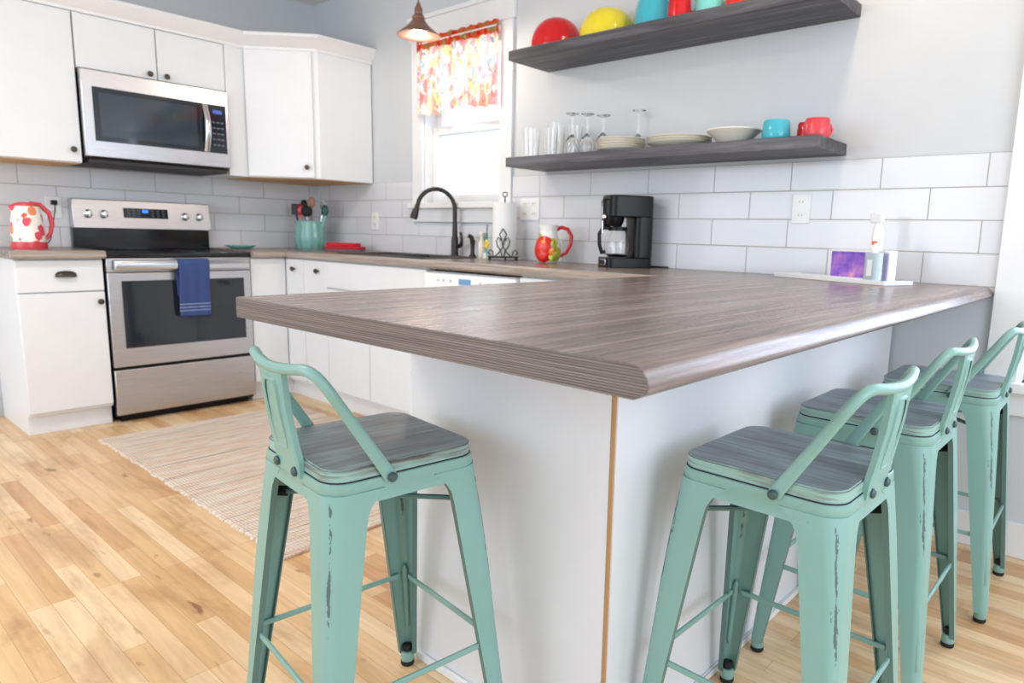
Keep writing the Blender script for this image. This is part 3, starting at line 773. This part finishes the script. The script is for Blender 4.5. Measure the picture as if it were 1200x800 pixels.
# local +x = front of machine
MB().rrect(.125, .085, .03, 0, .045, (.0, 0)).build('base', 'black', cm, .003)
MB().box(.095, .1265, -.05, .05, .008, .038).build('control_panel', 'chrome', cm, .003)
for i in range(4): MB().box(.1265, .1285, -.04+i*.022, -.026+i*.022, .015, .03).build('button', 'hang', cm)
MB().rrect(.05, .085, .03, .045, .23, (-.075, 0)).build('water_tank', 'black', cm, .003)
MB().rrect(.118, .085, .035, .225, .322, (-.007, 0)).build('brew_head', 'black', cm, .006)
b = MB(); b.lathe([(.048, .185), (.06, .21), (.062, .295), (.055, .305), (.001, .306)], (.075, 0, 0), 28); b.build('filter_basket', 'black', cm)
MB().lathe([(.017, 0), (.017, .012), (.012, .016), (.001, .016)], (.062, -.083, .235), 18, axis='y').xform(Matrix.Identity(4)).build('dial', 'chrome', cm)
MB().lathe([(.017, 0), (.017, .012), (.012, .016), (.001, .016)], (.130, .03, .225), 18, axis='x').build('dial', 'chrome', cm)
MB().box(.130, .136, -.012, .012, .15, .30).build('front_trim', 'chrome', cm, .002)
car = thing('carafe', '', '', (0, 0, 0)); del car['label']; del car['category']; car.parent = cm
MB().lathe([(.045, 0), (.062, .012), (.068, .045), (.062, .085), (.046, .118), (.044, .13), (.042, .13), (.044, .117), (.060, .085), (.066, .045), (.060, .014), (.001, .003)], (.045, 0, .047), 32).build('glass_jug', 'glass', car)
MB().lathe([(.048, .118), (.05, .126), (.047, .136), (.001, .138)], (.045, 0, .047), 28).build('lid', 'black', car)
MB().tube([(.09, 0, .178), (.125, 0, .178), (.145, 0, .15), (.142, 0, .10), (.128, 0, .065), (.112, 0, .07)], .0105, 10, flat=1.0).build('handle', 'black', car)
# cord
o = MB().tube([(2.93, -.06, ZC+.006), (2.99, -.05, ZC+.006), (3.05, -.045, ZC+.006)], .004, 6).build('power_cord', 'black', None); tag(o, 'short black cord end on the worktop by the coffee maker', 'cord')
# ------------------------------------------------------------------ pitcher
pt = thing('pitcher', 'white ceramic pitcher painted with a big red flower, red handle', 'pitcher', (2.415, -.16, ZC), R(35))
b = MB(); b.lathe([(.042, 0), (.052, .006), (.066, .04), (.068, .075), (.058, .115), (.046, .14), (.046, .165), (.052, .188), (.049, .188), (.043, .165), (.043, .14), (.001, .12)], (0, 0, 0), 36); b.build('body', 'pitcher_body', pt)
# painted poppy with softly raised petals
for a, zz, q in ((-108, .078, .036), (-80, .062, .030), (-135, .06, .030), (-112, .045, .030)):
    fl = MB().sphere((0, 0, 0), q, (1, 1, .22), 14); fl.xform(Matrix.Rotation(R(a), 4, 'Z') @ Matrix.Translation((.0625, 0, zz)) @ Matrix.Rotation(R(90), 4, 'Y')); fl.build('petal', 'pitcher', pt)
for a, zz in ((-68, .036), (-58, .090), (-52, .055)):
    fl = MB().sphere((0, 0, 0), .022, (1.3, .7, .25), 10); fl.xform(Matrix.Rotation(R(a), 4, 'Z') @ Matrix.Translation((.062, 0, zz)) @ Matrix.Rotation(R(75), 4, 'Y')); fl.build('leaf', 'pitcher_leaf', pt)
MB().tube([(.040, .0, .165), (.065, 0, .178), (.098, 0, .168), (.116, 0, .135), (.112, 0, .09), (.09, 0, .05), (.062, 0, .035)], [.009, .0095, .0095, .0095, .009, .008, .007], 12).build('handle', 'red', pt)
# ------------------------------------------------------------------ kettle
kt = thing('kettle', 'floral electric kettle with red base and handle left of the range', 'kettle', (.30, -1.828, ZC), R(90)); kt.scale = (.87, .87, 1)
MB().lathe([(.088, 0), (.09, .01), (.088, .035), (.001, .035)], (0, 0, 0), 36).build('base', 'red2', kt)
MB().lathe([(.086, .036), (.084, .09), (.076, .16), (.066, .215), (.001, .222)], (0, 0, 0), 36).build('body', 'kettle', kt)
MB().lathe([(.066, .215), (.060, .228), (.03, .236), (.001, .237)], (0, 0, 0), 30).build('lid', 'red2', kt)
MB().tube([(.02, 0, .232), (.07, 0, .225), (.112, 0, .185), (.122, 0, .13), (.11, 0, .08), (.086, 0, .05)], [.012, .014, .015, .015, .013, .011], 12, flat=.9).build('handle', 'red2', kt)
b = MB().prism([(-.064, .17), (-.086, .212), (-.080, .220), (-.05, .222)], 'y', -.018, .018); b.build('spout', 'kettle', kt, .005)
# ------------------------------------------------------------------ utensil crock
cr = thing('utensil_crock', 'aqua ribbed glass crock in the far counter corner', 'crock', (.27, -.235, ZC), 0)
MB().lathe([(.085, 0), (.09, .01), (.10, .06), (.098, .12), (.088, .16), (.092, .19), (.088, .19), (.083, .16), (.092, .10), (.08, .014), (.001, .012)], (0, 0, 0), 72, flute=.03, nf=12).build('jar', 'aquaglass', cr)
def utensil(dx, dy, tx, ty, h, head, mat, hm, lab):
    r = thing(head, lab, 'utensil', (.27+dx, -.235+dy, ZC+.016), 0, 'utensils in the aqua crock')
    e = (tx, ty, h)
    MB().tube([(0, 0, 0), e], [.005, .006], 8).build('handle', hm, r)
    b = MB()
    if head == 'spatula': b.rrect(.033, .004, .003, 0, .075)
    elif head == 'ladle': b.sphere((0, 0, .035), .038, (1, .6, 1), 14)
    elif head == 'whisk':
        for k in range(4):
            a = math.pi*k/4; b.tube([(.0, 0, 0), (.022*math.cos(a), .022*math.sin(a), .04), (0, 0, .085), (-.022*math.cos(a), -.022*math.sin(a), .04), (0, 0, 0)], .0018, 5)
    else: b.sphere((0, 0, .034), .03, (.85, .3, 1.25), 14)
    b.xform(Matrix.Translation(e) @ Matrix.Rotation(R(45), 4, 'Z')); b.build('head', mat, r)
utensil(-.04, -.03, -.02, -.03, .215, 'spatula', 'black', 'black', 'square black spatula at the left of the crock')
utensil(-.015, .02, -.03, -.03, .25, 'serving_spoon', 'black', 'black', 'black spoon standing tall behind the red spoon in the crock')
utensil(-.01, -.03, -.01, -.02, .215, 'serving_spoon', 'red', 'red', 'red spoon in the front of the crock')
utensil(.02, 0, .0, .01, .27, 'serving_spoon', 'coralwood', 'coralwood', 'brown wooden spoon, tallest in the crock')
utensil(.02, -.03, .02, -.01, .205, 'ladle', 'rubber', 'chrome', 'black ladle near the middle of the crock')
utensil(.03, .045, .012, .03, .25, 'whisk', 'chrome', 'chrome', 'metal whisk in the right half of the crock')
utensil(.045, .02, .05, .045, .215, 'turner', plain('dark_green_nylon', '1E5A4E', .4), 'teal', 'dark green turner leaning right out of the crock')
# red cloth
rc = thing('pot_holder', 'red folded pot holder pair on the corner worktop', 'pot holder', (.66, -.205, ZC), R(38))
MB().rrect(.118, .075, .03, 0, .012).build('lining', 'grey_cloth', rc, .003)
b = MB().rrect(.12, .08, .03, .012, .030).rrect(.10, .07, .03, .030, .052, (-.01, 0)); b.build('cover', 'redcloth', rc, .006, 3)
# teal dish on narrow counter
o = MB().lathe([(.05, 0), (.06, .003), (.092, .018), (.095, .022), (.06, .008), (.001, .006)], (0, 0, 0), 36).build('spoon_rest', 'teal'); o.location = (.24, -.705, ZC+.0005); tag(o, 'small teal dish on the worktop right of the range', 'dish')
# ------------------------------------------------------------------ faucet
fc = thing('faucet', 'dark bronze gooseneck faucet with side lever at the sink', 'faucet', (1.60, -.068, ZC), 0)
MB().lathe([(.026, 0), (.026, .006), (.021, .012), (.021, .10), (.016, .115), (.0135, .20), (.001, .201)], (0, 0, 0), 24).build('body', 'bronze', fc)
dv = Vector((-.52, -.854, 0)); rr = .108; pts = [(0, 0, .19), (0, 0, .27)]
for i in range(1, 13):
    t = math.pi*i/12*.94; pts.append((dv.x*rr*(1-math.cos(t)), dv.y*rr*(1-math.cos(t)), .27+rr*math.sin(t)*1.05))
MB().tube(pts, [.013]*2+[.0125]*12, 14).build('neck', 'bronze', fc)
e = Vector(pts[-1]); d2 = (e-Vector(pts[-2])).normalized()
MB().tube([e-d2*.005, e+d2*.02, e+d2*.06, e+d2*.085], [.013, .015, .022, .020], 16).build('spray_head', 'bronze', fc)
MB().tube([(.018, 0, .06), (.045, .0, .062), (.055, 0, .07)], .012, 12).build('valve', 'bronze', fc)
MB().tube([(.052, 0, .065), (.066, -.005, .09), (.062, -.005, .12), (.056, -.005, .14)], [.012, .009, .0075, .008], 10).build('lever', 'bronze', fc)
sp = thing('side_sprayer', 'short dark bronze side sprayer right of the faucet', 'sprayer', (1.745, -.06, ZC), 0)
MB().lathe([(.022, 0), (.020, .01), (.012, .022), (.013, .07), (.017, .10), (.001, .101)], (0, 0, 0), 20).build('base', 'bronze', sp)
MB().tube([(0, 0, .09), (-.004, -.006, .115), (-.016, -.02, .125)], [.014, .014, .011], 12).build('head', 'bronze', sp)
# dish brush holder + sponge + soap
gb = thing('dish_brush', 'dish brush with green handle standing by the paper towels', 'brush', (1.845, -.045, ZC), 0)
MB().tube([(0, 0, .002), (0, 0, .07), (.004, 0, .14)], [.006, .007, .006], 8).build('handle', 'green', gb)
MB().tube([(.004, 0, .14), (.006, 0, .19)], [.003, .003], 8).build('neck', 'bronze', gb)
MB().lathe([(.022, 0), (.02, .004), (.02, .03), (.001, .03)], (0, 0, 0), 16).build('stand', 'white_plastic', gb)
fs = thing('flower_sponge', 'yellow flower-shaped sponge leaning by the paper towel stand', 'sponge', (1.905, -.10, ZC), R(-20))
b = MB()
for k in range(5): b.sphere((.016*math.cos(k*1.257), 0, .078+.016*math.sin(k*1.257)), .012, (1, .6, 1), 10)
b.build('flower', 'yel_sponge', fs); MB().tube([(0, 0, .002), (0, 0, .065)], .003, 6).build('stem', 'teal', fs)
o = MB().lathe([(.022, 0), (.024, .01), (.022, .085), (.010, .10), (.009, .13), (.016, .132), (.012, .145), (.001, .146)], (0, 0, 0), 20).build('soap_bottle', 'dish'); o.location = (1.79, -.03, ZC+.0005)
tag(o, 'small cream soap bottle between the sprayer and the paper towels', 'bottle')
# paper towel holder
ph = thing('paper_towel_stand', 'wrought iron scrollwork stand in front of the paper towel roll', 'stand', (2.07, -.125, ZC), R(40))
MB().lathe([(.078, 0), (.078, .006), (.001, .006)], (0, 0, .012), 32).build('base_plate', 'iron', ph)
MB().tube([(0, 0, .012), (0, 0, .335)], .004, 8).build('post', 'iron', ph)
t_ = [(.0+.012*math.cos(a), 0, .345+.012*math.sin(a)) for a in [2*math.pi*k/14 for k in range(14)]]
MB().tube(t_, .0028, 6, closed=True).build('finial', 'iron', ph)
def scroll(pts): return MB().tube([(p[0], -.086, p[1]) for p in pts], .0034, 7)
for s in (-1, 1):
    sp1 = [(s*x, z) for x, z in [(.005, .02), (.012, .05), (.030, .075), (.036, .10), (.026, .118), (.014, .112), (.016, .10)]]
    scroll([tuple(p) for p in [q.to_2d() for q in [Vector((a, bb, 0)) for a, bb in sp1]]]).build('scroll', 'iron', ph)
    sp2 = [(s*x, z) for x, z in [(.075, .02), (.05, .02), (.052, .045), (.068, .055), (.078, .04), (.068, .03)]]
    scroll(sp2).build('scroll', 'iron', ph)
    sp3 = [(s*x, z) for x, z in [(0, .165), (.018, .135), (.008, .11), (.0, .07), (.02, .04), (.045, .018)]]
    scroll(sp3).build('scroll', 'iron', ph)
    MB().sphere((s*.07, -.086, .008), .009, (1, 1, .9), 10).build('ball_foot', 'iron', ph)
MB().tube([(-.08, -.086, .018), (.08, -.086, .018)], .004, 7).build('front_bar', 'iron', ph)
MB().sphere((0, .07, .006), .0065, (1, 1, 1), 10).build('ball_foot', 'iron', ph)
b = MB().lathe([(.018, .021), (.064, .021), (.064, .300), (.018, .300), (.018, .021)], (0, 0, 0), 36)
o = b.build('paper_towel_roll', 'paper', None, 0); o.location = (2.07, -.125, ZC); tag(o, 'white paper towel roll upright beside the sink', 'paper towels')
# ------------------------------------------------------------------ tray group on peninsula
ta = math.atan2(-.19, .46)
def tl(u, v): return (3.60+u*math.cos(ta)-v*math.sin(ta), -.152+u*math.sin(ta)+v*math.cos(ta))
ty = thing('serving_tray', 'white flat tray on the peninsula by the tiles', 'tray', (3.60, -.152, ZC+.0005), ta)
b = MB().box(.0, .50, 0, .145, 0, .008); b.build('base', 'white_plastic', ty, .002)
b = MB().box(0, .5, 0, .005, .008, .015).box(0, .5, .14, .145, .008, .015).box(0, .005, .005, .14, .008, .015).box(.495, .5, .005, .14, .008, .015); b.build('rim', 'white_plastic', ty, .001)
zt_ = ZC+.009
x, y = tl(.215, .062); bx = thing('tissue_box', 'purple patterned box with white edges on the tray', 'box', (x, y, zt_), ta)
MB().box(0, .25, 0, .036, 0, .106).build('carton', 'white_plastic', bx, .002)
MB().box(.006, .180, -.0012, 0, .008, .098).build('front_print', 'purple', bx)
MB().box(.186, .244, -.0012, 0, .004, .098).build('side_print', 'lavender', bx)
x, y = tl(.430, .027); bt = thing('pump_bottle', 'clear bottle with pale blue contents in front of the purple box', 'bottle', (x, y, zt_), ta)
MB().rrect(.028, .019, .012, 0, .098).build('body', 'clearplastic', bt, .003); MB().rrect(.024, .015, .010, .004, .088).build('liquid', 'bluelabel', bt)
MB().rrect(.010, .0005, .0003, .02, .075, (.0, -.0200)).build('label', 'white_plastic', bt)
MB().lathe([(.012, .098), (.012, .112), (.006, .115), (.004, .13), (.001, .13)], (0, 0, 0), 16).build('cap', 'white_plastic', bt)
x, y = tl(.36, .122); bs = thing('spray_bottle', 'tall white spray bottle with orange mark beside the purple box', 'bottle', (x, y, zt_), ta)
MB().lathe([(.019, 0), (.020, .006), (.020, .16), (.016, .185), (.010, .20), (.001, .201)], (0, .0, 0), 24).build('body', 'white_plastic', bs)
MB().box(-.03, .016, -.011, .011, .20, .235).build('trigger_head', 'white_plastic', bs, .004)
MB().rrect(.011, .0012, .001, .125, .137, (.006, -.0205)).build('label_mark', 'orange', bs)
x, y = tl(.05, .03); o = MB().box(0, .15, 0, .07, 0, .003).build('card', 'white_plastic', None); o.location = (x, y, zt_); o.rotation_euler = (0, 0, ta); tag(o, 'small white card lying on the left of the tray', 'card')
# ------------------------------------------------------------------ outlets
def outlet(loc, axis, lab, double=False):
    r = thing('wall_outlet', lab, 'outlet', loc, 0 if axis == 'y' else R(90))
    hw = .07 if double else .037
    MB().box(-hw, hw, -.006, 0, -.058, .058).build('cover_plate', 'plate_w', r, .002)
    for cx in ((-.034, .034) if double else (0,)):
        for cz in (-.026, .026):
            f = MB().rrect(.0165, .014, .008, 0, .002); f.xform(Matrix.Translation((cx, -.006, cz)) @ Matrix.Rotation(R(90), 4, 'X')); s = f.build('socket', 'ceramic_w', r)
            MB().box(cx-.008, cx-.006, -.0088, -.0078, cz-.003, cz+.006).box(cx+.006, cx+.008, -.0088, -.0078, cz-.003, cz+.006).build('slot', 'hang', s)
    return r
outlet((3.632, -.008, 1.197), 'y', 'white wall outlet on the tiles behind the peninsula')
outlet((2.145, -.008, 1.203), 'y', 'white double outlet plate right of the sink window', True)
outlet((.72, -.008, 1.131), 'y', 'white outlet on the tiles left of the sink window')
outlet((.008, -1.64, 1.15), 'x', 'white outlet on the tiles between kettle and range')
kp = thing('plug', 'black plug in the outlet between kettle and range', 'plug', (.014, -1.64, 1.176), 0)
MB().box(0.003, .03, -.014, .014, -.012, .014).build('plug_body', 'black', kp, .004)
MB().tube([(.028, 0, 0), (.05, -.005, -.03), (.06, -.02, -.10), (.10, -.05, -.20), (.16, -.09, -.238)], .003, 6).build('cord', 'black', kp)
# ------------------------------------------------------------------ curtain
cu2 = thing('valance_curtain', 'short floral valance curtain with red gathered top in the sink window', 'curtain', (0, 0, 0))
rnd = random.Random(4); n = 120; rings = []
for i in range(n+1):
    u = i/n; x = 1.228+.70*u
    ph1 = 46*u+1.6*math.sin(7*u); amp = .010+.006*math.sin(5*u+1)
    col_ = []
    for k in range(13):
        v = k/12
        z = 2.198-v*(.43+.004*math.sin(ph1*1.0)+.01*math.sin(9*u))
        a = amp*(.45+.9*v) if v > .13 else amp*.5*math.cos(ph1*1.7)
        ty_ = -.048+math.sin(ph1+.4*math.sin(v*3))*a
        z += (.004*math.sin(ph1*1.3) if k == 0 else 0)
        col_.append((x, ty_, z))
    rings.append(col_)
MB().loft(rings, closed=False, cap=False).build('fabric', 'curtain', cu2, solid=.0015)
MB().tube([(1.24, -.048, 2.168), (1.916, -.048, 2.168)], .005, 8).build('rod', 'white_plastic', cu2)
# ------------------------------------------------------------------ pendant
pd = thing('pendant_lamp', 'lit copper cone pendant lamp hanging over the sink', 'lamp', (1.70, -.40, 2.055), 0)
MB().lathe([(.112, .010), (.113, .014), (.06, .055), (.034, .085), (.030, .10)], (0, 0, 0), 40).build('shade', 'copper', pd, solid=.0)
MB().lathe([(.1125, .0105), (.1105, .010), (.058, .050), (.03, .075), (.001, .078)], (0, 0, 0), 40).build('shade_lining', 'shade_in', pd)
MB().lathe([(.032, .095), (.034, .10), (.024, .115), (.020, .118), (.021, .145), (.014, .155), (.006, .175), (.001, .176)], (0, 0, 0), 24).build('socket', 'copper', pd)
MB().tube([(0, 0, .17), (0, 0, CEIL-2.055-.02)], .003, 8).build('cord', 'cord', pd)
MB().lathe([(.05, CEIL-2.055-.022), (.05, CEIL-2.055-.004), (.001, CEIL-2.055-.002)], (0, 0, 0), 24).build('canopy', 'copper', pd)
MB().sphere((0, 0, .040), .028, (1, 1, 1.1), 16).build('bulb', 'bulbglow', pd)
l = bpy.data.lights.new('pendant_light', 'POINT'); l.energy = 15; l.color = (1, .86, .72); l.shadow_soft_size = .03
lo = bpy.data.objects.new('pendant_light', l); C.objects.link(lo); lo.location = (0, 0, .0); lo.parent = pd
# ------------------------------------------------------------------ rug
rgx0, rgx1, rgy0, rgy1 = .86, 2.70, -1.745, -.70
b = MB(); nx = 90
rings = []
rnd = random.Random(3)
for i in range(nx+1):
    x = rgx0+(rgx1-rgx0)*i/nx; j = rnd.uniform(-.008, .008); j2 = rnd.uniform(-.008, .008)
    zt2 = .009+.0015*math.sin(i*2.1)
    rings.append([(x, rgy0+j, .001), (x, rgy0+j+.006, zt2), (x, rgy1+j2-.006, zt2), (x, rgy1+j2, .001)])
b.loft(rings)
o = b.build('rag_rug', 'rug'); tag(o, 'striped beige rag rug on the floor in front of the range', 'rug')
# ------------------------------------------------------------------ bar stools
HS = .666
def make_stool(label):
    r = thing('bar_stool', label, 'bar stool', (0, 0, 0), 0, 'mint metal bar stools')
    # local +x is the front, the back rest is at -x
    sb = MB().rrect(.152, .152, .042, HS-.022, HS-.003, n=8).rrect(.149, .149, .040, HS-.003, HS, n=8)
    sb.bm.normal_update()
    for f in sb.bm.faces:
        if abs(f.normal.z) < .7: f.material_index = 1
    sb.build('seat', ['seat', 'seat_edge'], r)
    MB().rrect(.1532, .1532, .043, HS-.0245, HS-.0215, n=8).build('seat_gap_shade', 'rubber', r)  # dark ring drawn in for the shade between seat and pan
    # seat frame: hollow skirt of sheet metal with rounded corners
    def rr(h, rad, z, n=8):
        o = []
        for k, (sx, sy) in enumerate(((1, 1), (-1, 1), (-1, -1), (1, -1))):
            for i in range(n+1):
                t = math.pi/2*(k+i/n); o.append((sx*(h-rad)+rad*math.cos(t), sy*(h-rad)+rad*math.sin(t), z))
        return o
    sk_ = MB().loft([rr(.149, .04, HS-.023), rr(.1545, .043, HS-.026), rr(.156, .044, HS-.040), rr(.1545, .043, HS-.043), rr(.158, .045, HS-.066)], cap=False)
    sk_.loft([rr(.130, .03, HS-.024), rr(.149, .04, HS-.0235)], cap=False)
    sk_.build('seat_frame', 'mint', r, solid=.0025)
    TOPO, BOTO = .156, .203            # outer corner half spread at z=.62 and z=.03
    def half(z): return BOTO+(TOPO-BOTO)*(z-.03)/(.622-.03)
    def width(z):
        if z > .56: return .070+.035*((z-.56)/.062)**2.2
        return .031+(.070-.031)*(z-.03)/.53
    zs = [.03, .06, .12, .2, .3, .4, .5, .56, .58, .595, .607, .616, .622]
    for sx, sy in ((1, 1), (-1, 1), (-1, -1), (1, -1)):
        b = MB(); rings = []
        for z in zs:
            h = half(z); w = width(z); rad = .018 + .022*max(0, (z-.45)/.17) if z > .45 else .018
            rad = min(rad, w*.75); lip = .011
            pl = [(h-w, h-lip), (h-w, h)]
            pl += [(h-rad+rad*math.cos(t), h-rad+rad*math.sin(t)) for t in [math.pi/2*(1-k/7) for k in range(8)]]
            pl += [(h, h-w), (h-lip, h-w)]
            rings.append([(sx*px, sy*py, z) for px, py in pl])
        b.loft(rings, closed=False, cap=False)
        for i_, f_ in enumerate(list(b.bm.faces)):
            if i_ % 11 in (0, 10): f_.material_index = 1  # lip faces in darker mint: shadow of the fold painted in
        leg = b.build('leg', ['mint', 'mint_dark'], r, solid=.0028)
        # pressed rib low on the corner
        h1, h2 = half(.10)-.0085, half(.27)-.0085
        MB().tube([(sx*(h1-.003), sy*(h1-.003), .10), (sx*h1, sy*h1, .115), (sx*h2, sy*h2, .26), (sx*(h2-.004), sy*(h2-.004), .275)], [.003, .0065, .0075, .003], 10).build('pressed_rib', 'mint', leg)
        hb = half(.02)-.017
        MB().lathe([(.0155, .012), (.0165, .016), (.015, .036), (.001, .037)], (sx*hb, sy*hb, 0), 16).build('foot_cap', 'mint', leg)
        f = MB().lathe([(.0150, 0), (.0168, .003), (.0165, .0125), (.001, .0126)], (sx*hb, sy*hb, 0), 16).build('rubber_foot', 'rubber', leg)
        MB().lathe([(.010, .036), (.012, .045), (.011, .052), (.001, .053)], (sx*hb, sy*hb, 0), 12).build('foot_plug', 'rubber', leg)
    # foot rails
    zr = .248; hr = half(zr)-.006
    for k in range(4):
        m = Matrix.Rotation(math.pi/2*k, 4, 'Z')
        a, c_ = hr-.018, hr
        b = MB().box(c_-.0055, c_+.0015, -a, a, zr-.006, zr+.006); b.xform(m); b.build('foot_rail', 'mint', r, .002)
    # crossed braces below the seat with rubber sleeves
    zb_ = .552; hb = half(zb_)-.012
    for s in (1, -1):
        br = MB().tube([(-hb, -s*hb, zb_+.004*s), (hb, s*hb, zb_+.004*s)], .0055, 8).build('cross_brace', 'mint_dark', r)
        for e_ in (1, -1):
            MB().tube([(e_*(hb-.030), e_*s*(hb-.030), zb_+.004*s), (e_*(hb-.008), e_*s*(hb-.008), zb_+.004*s)], .0105, 10).build('rubber_sleeve', 'rubber', br)
    # back rail: flat foot, rising arm, bent top tube
    side = []
    A = Vector((-.042, -.1605, .640)); B1 = Vector((-.150, -.150, .812)); B2 = Vector((-.168, -.128, .838)); Mid = Vector((-.182, -.03, .829))
    half_pts = [A, A.lerp(B1, .15), A.lerp(B1, .5), A.lerp(B1, .85)] + bez(A.lerp(B1, .92), B1+Vector((-.010, .001, .016)), B2+Vector((-.0, -.008, .003)), Vector((-.173, -.105, .838)), 6) + [Vector((-.180, -.07, .834)), Vector((-.184, -.03, .831)), Vector((-.185, 0, .830))]
    full = half_pts + [Vector((p.x, -p.y, p.z)) for p in reversed(half_pts[:-1])]
    nn = len(full)
    rad = [.0125]*nn
    pts = full; rings = []
    for i, p in enumerate(pts):
        t = (pts[min(i+1, nn-1)]-pts[max(i-1, 0)]).normalized()
        side_v = Vector((0, 1, 0)) if abs(t.y) < .7 else Vector((0, 0, 1))
        # blend of section: thin flat (in y) near the bolts, round at the top
        u = min(i, nn-1-i)
        fl = .22 if u == 0 else (.24 if u == 1 else (.4 if u == 2 else (.7 if u == 3 else 1)))
        w = (.0125, .0115, .0105, .0098)[min(u, 3)]
        inw = Vector((0, 1 if p.y < 0 else -1, 0)) if abs(p.y) > .12 else Vector((1, 0, 0))
        if abs(t.y) > .7: inw = Vector((.35, 0, 1)).normalized()
        a_ = (inw - t*t.dot(inw)).normalized(); b_ = t.cross(a_)
        if b_.x < 0 and False: b_ = -b_
        rings.append([p+a_*math.cos(2*math.pi*k/12)*w*fl+b_*math.sin(2*math.pi*k/12)*w for k in range(12)])
    # keep ring order consistent
    for i in range(1, nn):
        best = min(range(12), key=lambda s_: sum((rings[i][(k+s_) % 12]-rings[i-1][k]-(pts[i]-pts[i-1])).length for k in range(12)))
        rings[i] = [rings[i][(k+best) % 12] for k in range(12)]
    MB().loft(rings).build('back_rail', 'mint', r)
    # splat: pressed sheet with turned-in edges
    b = MB(); rings = []
    for z, x, hw in ((.632, -.1605, .051), (.66, -.1625, .050), (.70, -.170, .047), (.76, -.180, .046), (.829, -.187, .048)):
        rings.append([(x+.011, -hw, z), (x+.001, -hw-.0005, z), (x-.002, -hw+.004, z), (x-.001, -hw+.010, z), (x-.001, hw-.010, z), (x-.002, hw-.004, z), (x+.001, hw+.0005, z), (x+.011, hw, z)])
    b.loft(rings, closed=False, cap=False); spl = b.build('back_splat', 'mint', r, solid=.0022)
    b = MB(); ri = []
    for z, x in ((.672, -.1665), (.76, -.1835), (.815, -.1885)):
        pass
    q = []
    for k in range(28):
        t = 2*math.pi*k/28; cy, cz = math.cos(t), math.sin(t)
        py = .030*(abs(cy)**.35)*(1 if cy >= 0 else -1); pz = .745+.068*(abs(cz)**.35)*(1 if cz >= 0 else -1)
        def bx_(z): return -.1625-.020*min(1, (z-.66)/.10) if z < .76 else -.1825-.007*(z-.76)/.069
        q.append((bx_(pz), py, pz))
    cen = Vector((-.179, 0, .745))
    b = MB().loft([[(p[0]+.001, p[1], p[2]) for p in q], [(p[0]-.0035, p[1]*.93, cen.z+(p[2]-cen.z)*.96) for p in q], [(p[0]-.0035, p[1]*.85, cen.z+(p[2]-cen.z)*.92) for p in q], [(p[0]-.0012, p[1]*.78, cen.z+(p[2]-cen.z)*.88) for p in q]], cap=False)
    b.build('pressed_frame', 'mint', spl, solid=.0)
    for y in (-.040, .040):
        MB().lathe([(.009, 0), (.009, -.003), (.0055, -.006), (.001, -.006)], (-.1645, y, .643), 14, axis='x').build('bolt', 'darksteel', r)
    for y, s in ((-.166, 1), (.166, -1)):
        MB().lathe([(.009, 0), (.009, -.003*s), (.0055, -.006*s), (.001, -.006*s)], (-.042, y, .641), 14, axis='y').build('bolt', 'darksteel', r)
    return r
st = make_stool('mint metal stool at the peninsula end, alone, nearest the rug')
st.location = (3.597, -2.011, 0); st.rotation_euler = (0, 0, R(83.3))
dup(st, 'nearest of the three mint stools along the bar side', (4.243, -1.507, 0), R(179.1))
dup(st, 'middle one of the three mint stools along the bar side', (4.245, -.957, 0), R(179.9))
dup(st, 'farthest mint stool along the bar, beside the right-hand window', (4.283, -.386, 0), R(181.2))
